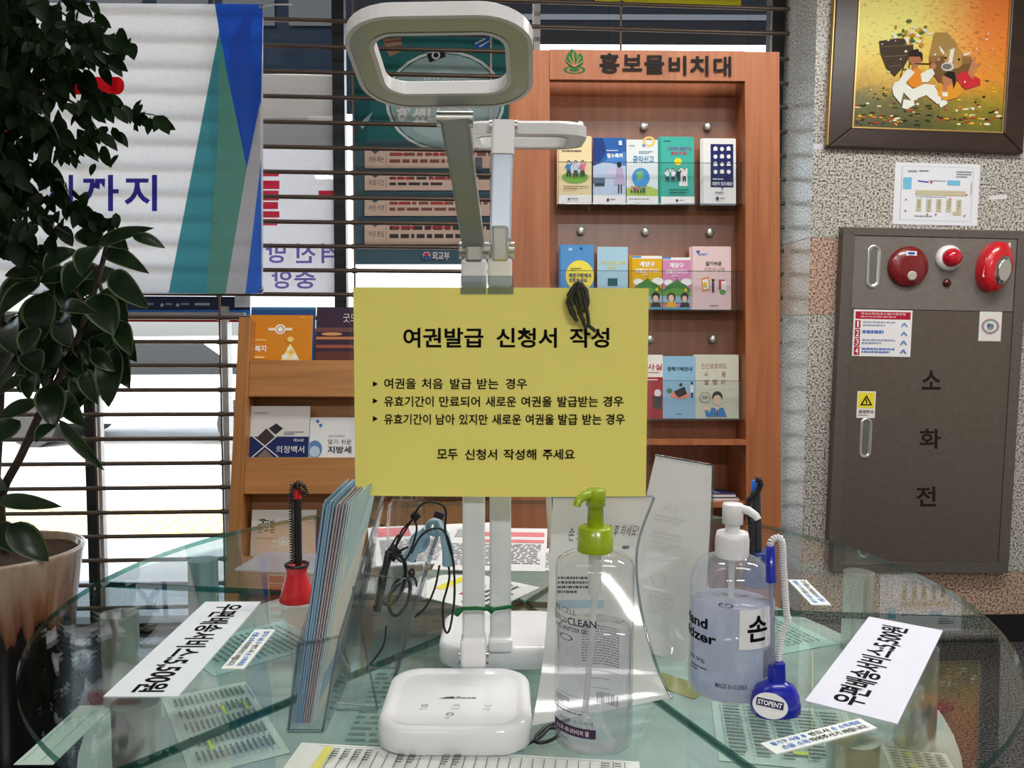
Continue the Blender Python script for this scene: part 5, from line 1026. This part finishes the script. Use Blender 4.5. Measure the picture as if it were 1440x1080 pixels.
mb = MB(); mb.lathe([(.0068, zA(742)), (.0062, zA(712)), (.0078, zA(711)), (.0079, zA(690)), (.007, zA(687.5)), (0, zA(687.5))], M_LIME, 28)
n0 = Vector((0, 0, zA(694))); mb.tube([n0 + Vector((-.003, -.002, 0)), n0 + Vector((-.010, -.008, -.0005)), n0 + Vector((-.0145, -.012, -.003)), n0 + Vector((-.016, -.0135, -.0075))], .0042, M_LIME, 12, .003); mb.build('pump_head', bA)
mb = MB(); TUBE = clear('dip_tube', (.95, .95, .95), .05, .1, .55, (240, 240, 240)); mb.tube([(0, 0, nk), (0, 0, zA(835))], .0052, TUBE, 12); mb.tube([(0, 0, zA(835)), (-.002, .0, zA(900)), (-.008, .002, .006)], .0026, TUBE, 10); mb.build('dip_tube', bA)
# white pump bottle
cB = at_z(1025, 971, TZ); rB = .0368
zB = lambda py: at_y(1025, py, cB.y).z - TZ
bB = empty('pump_bottle', (cB.x, cB.y, TZ), 'lilac tinted sanitizer bottle with a white pump and white Korean sticker', 'bottle')
s0, s1 = zB(818), zB(781); mb = MB()
dome = [(.0145 + (rB - .0145) * math.sin(a), s0 + (s1 - s0) * math.cos(a)) for a in [PI / 2 * (1 - i / 10) for i in range(11)]]
M_LIL = clear('frosted_bottle_wall', (.93, .935, .955), .06, .03, .16, (226, 230, 240))
mb.lathe([(.001, .0012), (rB - .008, .0005), (rB - .001, .004), (rB, .010)] + dome + [(.0145, s1 + .004)], M_LIL, 48, cap=False)
sp = [('t', '손', .545, .2, .735, .44, M_INK, .022), ('t', '소', .83, .2, 1.02, .44, M_INK, .022)]
stick = subdiv_rect(.48, .14, 1.1, .51, (236, 236, 238), 14)
bsp = [('t', 'Hand', -.12, .27, .22, .37, M_INK, .03), ('t', 'Sanitizer', -.3, .4, .3, .5, M_INK, .03), ('t', 'MADE IN KOREA', .3, .84, .56, .885, (50, 50, 54), .01), ('t', '99.9%', .0, .66, .2, .7, INKP, .01), ('o', .37, .11, .06, .022, .2, INKP), ('l', .325, .097, .415, .123, 1, INKP), ('l', .02, .74, .22, .8, 2, INKP)] + subdiv_rect(.71, .53, 1.0, .82, (206, 208, 222), 8) + [('l', .715, .54, .99, .81, 20, (70, 72, 90)), ('r', .7, .1, 1.0, .104, INKP), ('l', .75, .84, .92, .88, 2, INKP)]
wrap(bsp + stick + sp, rB, s0, mb, rB * 2.9, s0 - .006, .006); mb.build('bottle_body', bB)
mb = MB(); lb = zB(842); mb.lathe([(0, .003), (rB - .004, .0035), (rB - .0022, .011), (rB - .0022, lb - .001), (0, lb)], clear('lilac_liquid', (.80, .83, .93), .03, 0, .5, (228, 232, 246)), 40, cap=False); mb.build('liquid', bB)
mb = MB(); mb.lathe([(.0142, s1 - .001), (.0148, s1 + .001), (.0148, s1 + .017), (.0138, zB(748)), (.0, zB(748))], M_WHITE, 40)
for i in range(36): a = 2 * PI * i / 36; mb.tube([(.0147 * math.cos(a), .0147 * math.sin(a), s1 + .002), (.0147 * math.cos(a), .0147 * math.sin(a), s1 + .016)], .0005, M_WHITE, 4)
mb.build('collar', bB)
mb = MB(); mb.lathe([(.0068, zB(750)), (.0064, zB(737)), (.0092, zB(736)), (.0094, zB(710)), (.0085, zB(708)), (0, zB(708))], M_WHITE, 28); n0 = Vector((0, 0, zB(714)))
mb.tube([n0 + Vector((.004, -.002, 0)), n0 + Vector((.012, -.007, -.001)), n0 + Vector((.018, -.011, -.005)), n0 + Vector((.0195, -.012, -.008))], .0042, M_WHITE, 12, .003); mb.build('pump_head', bB)
mb = MB(); mb.tube([(0, 0, s1), (0, 0, .01)], .003, TUBE, 10); mb.build('dip_tube', bB)

# ------------------------------------------------------------------ pens on stands
def coil(pts, rad, wire, turns, mat):
    P = [Vector(q) for q in smooth([tuple(p) for p in pts], 12)]; out = []
    Ls = [0]
    for a, b in zip(P, P[1:]): Ls.append(Ls[-1] + (b - a).length)
    n = turns * 9; up = None; k_ = 0
    for i in range(n + 1):
        s_ = Ls[-1] * i / n
        while k_ < len(P) - 2 and Ls[k_ + 1] < s_: k_ += 1
        t_ = (s_ - Ls[k_]) / max(1e-9, Ls[k_ + 1] - Ls[k_]); d = (P[k_ + 1] - P[k_]).normalized(); c_ = P[k_].lerp(P[k_ + 1], t_)
        if up is None: up = d.orthogonal().normalized()
        up = (up - d * up.dot(d)).normalized(); b = d.cross(up); a = 2 * PI * i / 9
        out.append(c_ + (up * math.cos(a) + b * math.sin(a)) * rad)
    mb = MB(); mb.tube(out, wire, mat, 5); return mb
c_ = at_z(418, 845, TZ); s_ = c_.y / 1000
t_ = empty('pen_stand', (c_.x, c_.y, TZ), 'red flared pen stand holding an upright black pen', 'pen stand')
mb = MB(); mb.lathe([(.0205, .0005), (.0215, .003), (.0175, .017), (.0125, .032), (.0118, .037), (.0145, .044)], M_RED, 36); put(mb.build('stand_base', t_, None), t_).matrix_parent_inverse.identity()
mb = MB(); mb.lathe([(.0145, .043), (.0152, .046), (.0125, .0465), (.009, .042), (0, .042)], M_BLACK, 32, cap=False); mb.build('rim', t_)
pz = at_y(421, 680, c_.y).z
pen = empty('counter_pen', (c_.x + .002, c_.y, TZ + .043), 'black pen with a red band standing in the red pen stand', 'pen')
h_ = pz - TZ - .043
mb = MB(); mb.lathe([(.0035, 0), (.0046, .004), (.0048, h_ * .8), (.0046, h_ * .82)], M_BLACK, 16); mb.build('barrel', pen)
mb = MB(); mb.lathe([(.0048, h_ * .82), (.0046, h_ * .94)], M_RED, 16); mb.build('band', pen)
mb = MB(); mb.lathe([(.0042, h_ * .94), (.0036, h_), (0, h_ * 1.01)], M_BLACK, 14); mb.build('tip', pen)
o = coil([(0, 0, h_ * 1.02), (.008, -.002, h_ * .98), (.011, -.002, h_ * .88), (.006, -.003, h_ * .9), (-.004, -.004, h_), (-.0065, -.004, h_ * .8), (-.0065, -.004, h_ * .4), (-.006, -.005, .004)], .0022, .0009, 44, M_BLACK).build('coil_cord', pen)
# blue stand in front
c_ = at_z(1090, 1003, TZ)
t_ = empty('pen_stand', (c_.x, c_.y, TZ), 'glossy blue pen stand with a white oval plate and white coil cord', 'pen stand')
mb = MB(Matrix.Rotation(R(8), 4, 'Z'))
mb.loft([[(x * s1_, y * s1_ * .8, z) for x, y in rrect(.042, .038, .015, 6)] for s1_, z in ((.9, .0006), (1, .002), (1, .009), (.94, .017), (.78, .024), (.4, .0285), (.25, .029))], M_BLUE)
mb.beam((.003, 0, .02), (.0015, 0, .045), .010, .010, M_BLUE); mb.build('stand_base', t_)
def dsk(ang, tilt, px_): return Matrix.Rotation(R(ang), 4, 'Z') @ Matrix.Translation((0, -.0198, .0145)) @ Matrix.Rotation(R(tilt), 4, 'X')
mb = MB(dsk(-30, -26, 0) @ Matrix.Scale(1.15, 4)); mb.add([(.0125 * math.cos(2 * PI * i / 30), -.0014, .009 * math.sin(2 * PI * i / 30)) for i in range(30)], [tuple(range(30))], M_WHITE); mb.add([(.0125 * math.cos(2 * PI * i / 30), .002, .009 * math.sin(2 * PI * i / 30)) for i in range(30)] + [(.0125 * math.cos(2 * PI * i / 30), -.0014, .009 * math.sin(2 * PI * i / 30)) for i in range(30)], [(i, (i + 1) % 30, 30 + (i + 1) % 30, 30 + i) for i in range(30)], M_WHITE)
art(mb, [('r', -.0098, -.0042, .0098, .0012, (30, 36, 90)), ('t', 'STOPENT', -.0088, -.0032, .0088, .0004, CW, .03)], lambda x, y: (x, -y), -.0016, .0001); mb.build('name_plate', t_)
PENB = at_y(1088, 955, c_.y); PENT = at_y(1083, 768, c_.y)
pen = empty('counter_pen', PENB, 'clear barrelled pen with a blue cap in the blue pen stand', 'pen'); dv = (PENT - PENB); Lp = dv.length
rotm = dv.to_track_quat('Z', 'Y').to_matrix().to_4x4(); pen.matrix_world = Matrix.Translation(PENB) @ rotm
mb = MB(); mb.lathe([(.0048, -.008), (.0052, 0), (.005, .01), (.0042, .012)], M_BLUE, 18); mb.build('grip', pen)
mb = MB(); mb.lathe([(.0042, .012), (.0043, Lp * .74)], M_PET, 18, cap=False); mb.build('barrel', pen)
mb = MB(); mb.tube([(0, 0, .01), (0, 0, Lp * .74)], .0018, clear('refill_tube', (.8, .8, .9), .05, 0, .6, (190, 190, 214)), 10); mb.build('refill', pen)
mb = MB(); mb.lathe([(.0047, Lp * .735), (.0046, Lp * .75), (.0037, Lp), (0, Lp)], M_BLUE, 18); mb.build('cap', pen)
W_ = lambda px, py: at_y(px, py, c_.y + .004)
o = coil([W_(1083, 769), W_(1085, 760), W_(1094, 756), W_(1100, 764), W_(1102, 800), W_(1106, 860), W_(1108, 872), W_(1100, 892), W_(1095, 920), W_(1094, 950)], .0022, .0010, 62, M_WHITE).build('coil_cord'); put(o, t_)
# dark pen at the back
c_ = at_z(1064, 822, TZ)
t_ = empty('pen_stand', (c_.x, c_.y, TZ), 'dark pen stand behind the sanitizer bottle', 'pen stand')
mb = MB(); mb.lathe([(.021, .0005), (.0215, .003), (.0175, .017), (.0125, .032), (.0145, .044), (.01, .044)], plain((30, 60, 130), .3, 0, 'blue_stand_plastic'), 30); mb.build('stand_base', t_)
p1 = at_y(1062, 676, c_.y); pb = Vector((c_.x, c_.y, TZ + .0445)); dv = p1 - pb; Lp = dv.length
pen = empty('counter_pen', pb, 'dark grey pen with a bright blue end behind the sanitizer bottle', 'pen'); pen.matrix_world = Matrix.Translation(pb) @ dv.to_track_quat('Z', 'Y').to_matrix().to_4x4()
mb = MB(); mb.lathe([(.005, 0), (.0062, .01), (.006, Lp * .86)], plain((44, 48, 54), .4, 0, 'dark_grey_plastic'), 16); mb.build('barrel', pen)
mb = MB(); mb.lathe([(.0055, Lp * .86), (.005, Lp), (0, Lp)], plain((30, 110, 220), .3, 0, 'bright_blue_plastic'), 16); mb.build('tip', pen)
W_ = lambda px, py: at_y(px, py, c_.y - .012)
put(coil([W_(1062, 674), W_(1070, 678), W_(1066, 690), W_(1054, 702), W_(1051, 716), W_(1056, 740), W_(1057, 800)], .003, .0012, 46, M_BLACK).build('coil_cord'), t_)
# little steel card box and a cable
c_ = at_z(790, 902, TZ); mb = MB(); mb.box(-.014, .014, 0, .03, .0005, .003, M_ALU)
for a in ((-.014, -.0125, 0, .03), (.0125, .014, 0, .03), (-.014, .014, 0, .0015), (-.014, .014, .0285, .03)): mb.box(*a, .003, .022, M_ALU)
tag(mb.build('metal_tray', None, Matrix.Translation((c_.x, c_.y, TZ))), 'small open steel tray behind the lime pump bottle', 'tray')
mb = MB(); mb.tube([at_z(x, y, TZ + .0022) for x, y in smooth([(742, 1046), (760, 1036), (772, 1024), (786, 1026), (780, 1038), (762, 1044), (752, 1040), (768, 1022), (800, 1012)])], .0016, M_BLACK, 6)
tag(mb.build('power_cable'), 'thin dark cable coiled on the glass beside the lamp base', 'cable')

# ------------------------------------------------------------------ plants
def leafgreen(name, a, b, rough=.3):
    m, t, p = nodes(name); link(t, ramp(t, [(.3, a), (.7, b)], noise_fac(t, 6)), p.inputs['Base Color'])
    p.inputs['Roughness'].default_value = rough; p.inputs['Specular IOR Level'].default_value = .12 if name == 'fig_leaf' else .4
    tl2 = t.nodes.new('ShaderNodeBsdfTranslucent'); tl2.inputs[0].default_value = lin((46, 84, 26)); mx = t.nodes.new('ShaderNodeMixShader'); mx.inputs[0].default_value = .10
    out = t.nodes['Material Output']; link(t, p.outputs[0], mx.inputs[1]); link(t, tl2.outputs[0], mx.inputs[2]); link(t, mx.outputs[0], out.inputs[0]); return m
LG = leafgreen('rubber_leaf', (12, 25, 15), (22, 40, 22), .26); LE = leafgreen('rubber_leaf_backlit_edge', (62, 78, 50), (90, 100, 68), .4); LS = leafgreen('fig_leaf', (8, 18, 8), (18, 34, 14), .5); BARK = plain((62, 50, 40), .8, 0, 'bark', 0, .3)  # rubber leaf edges are paler: backlight rim put into their colour
RL = random.Random(11)
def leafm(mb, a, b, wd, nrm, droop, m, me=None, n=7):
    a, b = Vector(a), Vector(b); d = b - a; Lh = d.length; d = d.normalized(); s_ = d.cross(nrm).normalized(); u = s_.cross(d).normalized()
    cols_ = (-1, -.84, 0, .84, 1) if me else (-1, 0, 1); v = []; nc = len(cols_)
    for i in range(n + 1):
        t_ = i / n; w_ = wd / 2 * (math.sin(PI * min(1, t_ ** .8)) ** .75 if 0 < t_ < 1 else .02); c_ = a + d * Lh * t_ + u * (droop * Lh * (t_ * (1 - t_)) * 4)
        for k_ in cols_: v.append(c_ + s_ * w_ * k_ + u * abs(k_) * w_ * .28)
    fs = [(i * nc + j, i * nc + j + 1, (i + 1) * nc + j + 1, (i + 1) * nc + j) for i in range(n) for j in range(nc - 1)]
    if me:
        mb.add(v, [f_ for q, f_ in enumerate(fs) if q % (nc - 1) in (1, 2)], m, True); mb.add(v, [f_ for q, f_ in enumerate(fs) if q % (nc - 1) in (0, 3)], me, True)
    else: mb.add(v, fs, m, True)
YP = 2.25
pc = at_y(0, 772, 2.4)
rub = empty('rubber_plant', (pc.x, pc.y, 0), 'rubber plant with large glossy dark leaves growing from the drip glazed pot', 'plant'); ri = Matrix.Translation(-Vector(rub.location))
big = [(410, 140, 650, 62, 56), (440, 160, 630, 255, 70), (470, 250, 630, 405, 92), (560, 95, 697, 148, 50), (310, 150, 185, 245, 84), (410, 140, 345, 268, 96), (300, 250, 170, 292, 84), (170, 258, 20, 262, 64), (170, 290, 0, 432, 84), (200, 330, 180, 540, 142), (262, 400, 415, 428, 62), (440, 320, 540, 462, 94), (400, 345, 480, 515, 122), (262, 440, 300, 566, 92), (220, 500, 225, 702, 124), (300, 570, 352, 690, 80), (320, 515, 492, 602, 50), (390, 575, 487, 668, 66), (500, 455, 555, 602, 74), (360, 665, 415, 808, 66), (212, 720, 228, 908, 108), (265, 755, 365, 906, 80), (130, 680, 122, 788, 62), (160, 795, -5, 862, 62), (250, 870, 440, 1085, 52), (85, 875, -20, 972, 96), (230, 890, 150, 968, 62), (110, 685, -10, 765, 46), (60, 450, 72, 600, 104), (125, 585, 165, 684, 92), (0, 495, 25, 655, 90), (350, 60, 430, 150, 100), (455, 100, 540, 150, 64), (330, 540, 370, 640, 60), (420, 290, 330, 360, 70), (230, 250, 240, 340, 90),
       (-10, 1210, 262, 1238, 62), (40, 1310, 205, 1468, 110), (-5, 1305, 75, 1432, 90), (-30, 1130, 30, 1165, 70), (330, 395, 360, 500, 90), (150, 480, 100, 600, 80)]
mb = MB()
for (ax, ay, bx, by, wd) in big:
    y = YP + RL.uniform(-.13, .1); k_ = y / 3540
    a, b = at_y(ax / 3, 300 + ay / 3, y + .02), at_y(bx / 3, 300 + by / 3, y + RL.uniform(-.08, .02))
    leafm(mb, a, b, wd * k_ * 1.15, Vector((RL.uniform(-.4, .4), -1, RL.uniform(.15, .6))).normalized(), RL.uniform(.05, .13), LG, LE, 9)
for i in range(46):
    x, y = RL.uniform(0, 175), RL.uniform(355, 540)
    if abs(x - 95) + abs(y - 440) * .6 > 118: continue
    a = at_y(x, y, YP + RL.uniform(0, .2)); b = a + Vector((RL.uniform(-.1, .1), RL.uniform(-.12, .02), -RL.uniform(.06, .17)))
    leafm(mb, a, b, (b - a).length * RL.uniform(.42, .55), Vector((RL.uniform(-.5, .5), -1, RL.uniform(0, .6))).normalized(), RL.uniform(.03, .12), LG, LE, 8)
put(mb.build('foliage'), rub)
mb = MB()
def stem(pts, r, r2): mb.tube([at_y(*p) for p in smooth(pts, 5)], r, BARK, 10, r2)
stem([(8, 776, 2.4), (2, 700, 2.34), (30, 640, 2.3), (62, 570, 2.26), (100, 500, 2.26), (122, 440, 2.26), (140, 385, 2.26), (150, 345, 2.26)], .013, .006)
stem([(-14, 776, 2.4), (-4, 640, 2.4), (2, 520, 2.36), (4, 430, 2.34), (50, 380, 2.3)], .015, .006)
for p in ((62, 570, 75, 500), (100, 500, 70, 440), (122, 440, 95, 400), (140, 385, 100, 350), (30, 640, 55, 590), (140, 400, 155, 470), (145, 360, 180, 350)): stem([(p[0], p[1], 2.26), ((p[0] + p[2]) / 2 + 4, (p[1] + p[3]) / 2, 2.25), (p[2], p[3], 2.24)], .006, .003)
put(mb.build('stem'), rub)
# weeping fig above
fig = empty('weeping_fig', (-2.05, 2.45, 0), 'tall weeping fig with many small dark leaves at the upper left', 'plant'); mb = MB(); ms = MB()
sprigs = [[(-20, 20), (60, 6), (120, 40), (168, 54)], [(20, 60), (95, 38), (125, 60), (140, 82)], [(20, 70), (90, 95), (130, 130), (160, 150), (218, 162)], [(30, 120), (95, 140), (125, 165), (150, 205)], [(0, 150), (50, 180), (95, 195), (108, 218)], [(-20, 210), (30, 225), (70, 240), (96, 268)], [(10, 270), (80, 285), (120, 298), (158, 318)], [(-10, 280), (50, 305), (98, 330)], [(-20, 100), (30, 130), (70, 170), (88, 210)], [(-20, 330), (30, 340), (60, 350)], [(0, 0), (40, 30), (60, 70), (70, 110)], [(-20, 40), (10, 90), (30, 140), (40, 190)], [(10, 0), (80, -5), (130, 10)], [(-20, 180), (10, 230), (20, 280)], [(60, 60), (100, 80), (135, 75)], [(-10, 240), (20, 300), (50, 370)]]
for sp_ in sprigs:
    yb = RL.uniform(2.05, 2.35); pts = smooth(sp_, 8); P = [at_y(x, y, yb + .0006 * i) for i, (x, y) in enumerate(pts)]; ms.tube(P, .0042, BARK, 6, .0015)
    for i, p in enumerate(P):
        for q in range(2 if i > 2 else 3):
            if RL.random() < .12: continue
            off = Vector((RL.uniform(-.03, .03), RL.uniform(-.07, .07), RL.uniform(-.018, .03))); a = p + off
            b = a + Vector((RL.uniform(-.03, .055), RL.uniform(-.04, .015), -RL.uniform(.03, .058)))
            leafm(mb, a, b, (b - a).length * RL.uniform(.4, .55), Vector((RL.uniform(-.8, .8), -1, RL.uniform(-.2, .8))).normalized(), RL.uniform(-.02, .1), LS, None, 5)
for i in range(300):
    x, y = RL.gauss(-2, 34), RL.uniform(-20, 340)
    if x > 84 or (x > 40 and y > 200): continue
    a = at_y(x, y, RL.uniform(2.05, 2.6)); b = a + Vector((RL.uniform(-.045, .05), RL.uniform(-.04, .03), -RL.uniform(.04, .075)))
    leafm(mb, a, b, (b - a).length * RL.uniform(.45, .65), Vector((RL.uniform(-.8, .8), -1, RL.uniform(-.2, .8))).normalized(), RL.uniform(-.02, .1), LS, None, 5)
fi = Matrix.Translation(-Vector(fig.location))
put(mb.build('foliage'), fig)
trunk = [at_y(-60, 330, 2.3), at_y(-40, 150, 2.3), at_y(-20, 0, 2.28), at_y(10, -60, 2.25)]
ms.tube([Vector((-2.05, 2.45, .36))] + trunk, .018, BARK, 10, .008); put(ms.build('stem'), fig)
mb = MB(); mb.lathe([(.001, .001), (.13, .001), (.19, .4), (.17, .4), (.165, .36), (0, .36)], plain((120, 70, 50), .7, 0, 'terracotta'), 32, (-2.05, 2.45, 0), False); put(mb.build('pot'), fig)
# pot with running glaze
pot = empty('plant_pot', (pc.x, pc.y, 0), 'tall ceramic pot with brown dripping glaze at the left edge', 'plant pot'); zr = pc.z; r0 = .222
m, t, p = nodes('drip_glaze'); tc = t.nodes.new('ShaderNodeTexCoord'); sx = t.nodes.new('ShaderNodeSeparateXYZ'); link(t, tc.outputs['Object'], sx.inputs[0])
nz = noise_fac(t, 26, (1, 1, .08), 3, .2); q = t.nodes.new('ShaderNodeMath'); q.operation = 'MULTIPLY_ADD'; link(t, nz, q.inputs[0]); q.inputs[1].default_value = .34; link(t, sx.outputs[2], q.inputs[2])
mr = t.nodes.new('ShaderNodeMapRange'); mr.inputs[1].default_value = zr - .16; mr.inputs[2].default_value = zr + .18; link(t, q.outputs[0], mr.inputs[0])
link(t, ramp(t, [(.0, (14, 12, 14)), (.34, (22, 18, 18)), (.38, (96, 62, 44)), (.52, (122, 88, 66)), (.8, (158, 136, 116)), (1, (176, 158, 140))], mr.outputs[0]), p.inputs['Base Color']); p.inputs['Roughness'].default_value = .14
mb = MB(); mb.lathe([(.001, .001), (.14, .001), (.146, .01), (.168, .25), (.198, zr - .15), (r0 - .006, zr - .02), (r0, zr - .006), (r0, zr), (r0 - .008, zr + .002), (r0 - .014, zr - .004), (r0 - .02, zr - .05), (.0, zr - .05)], m, 56, cap=False); mb.build('body', pot)
mb = MB(); g_ = [(0, 0)]
n = 24; v = [(0, 0, zr - .018)]; fs = []
for j in range(1, 7):
    for i in range(n):
        a = 2 * PI * i / n; r_ = (r0 - .0135) * j / 6; v.append((r_ * math.cos(a), r_ * math.sin(a), zr - .022 + .010 * noise.noise(Vector((r_ * 40 * math.cos(a), r_ * 40 * math.sin(a), 0)))))
for i in range(n): fs.append((0, 1 + i, 1 + (i + 1) % n))
for j in range(5):
    for i in range(n): b_ = 1 + j * n; fs.append((b_ + i, b_ + n + i, b_ + n + (i + 1) % n, b_ + (i + 1) % n))
mb.add(v, fs, plain((78, 60, 46), .95, 0, 'potting_soil', 0, .5, .2, 120), True); mb.build('soil', pot)
bpy.data.objects.remove(_to)
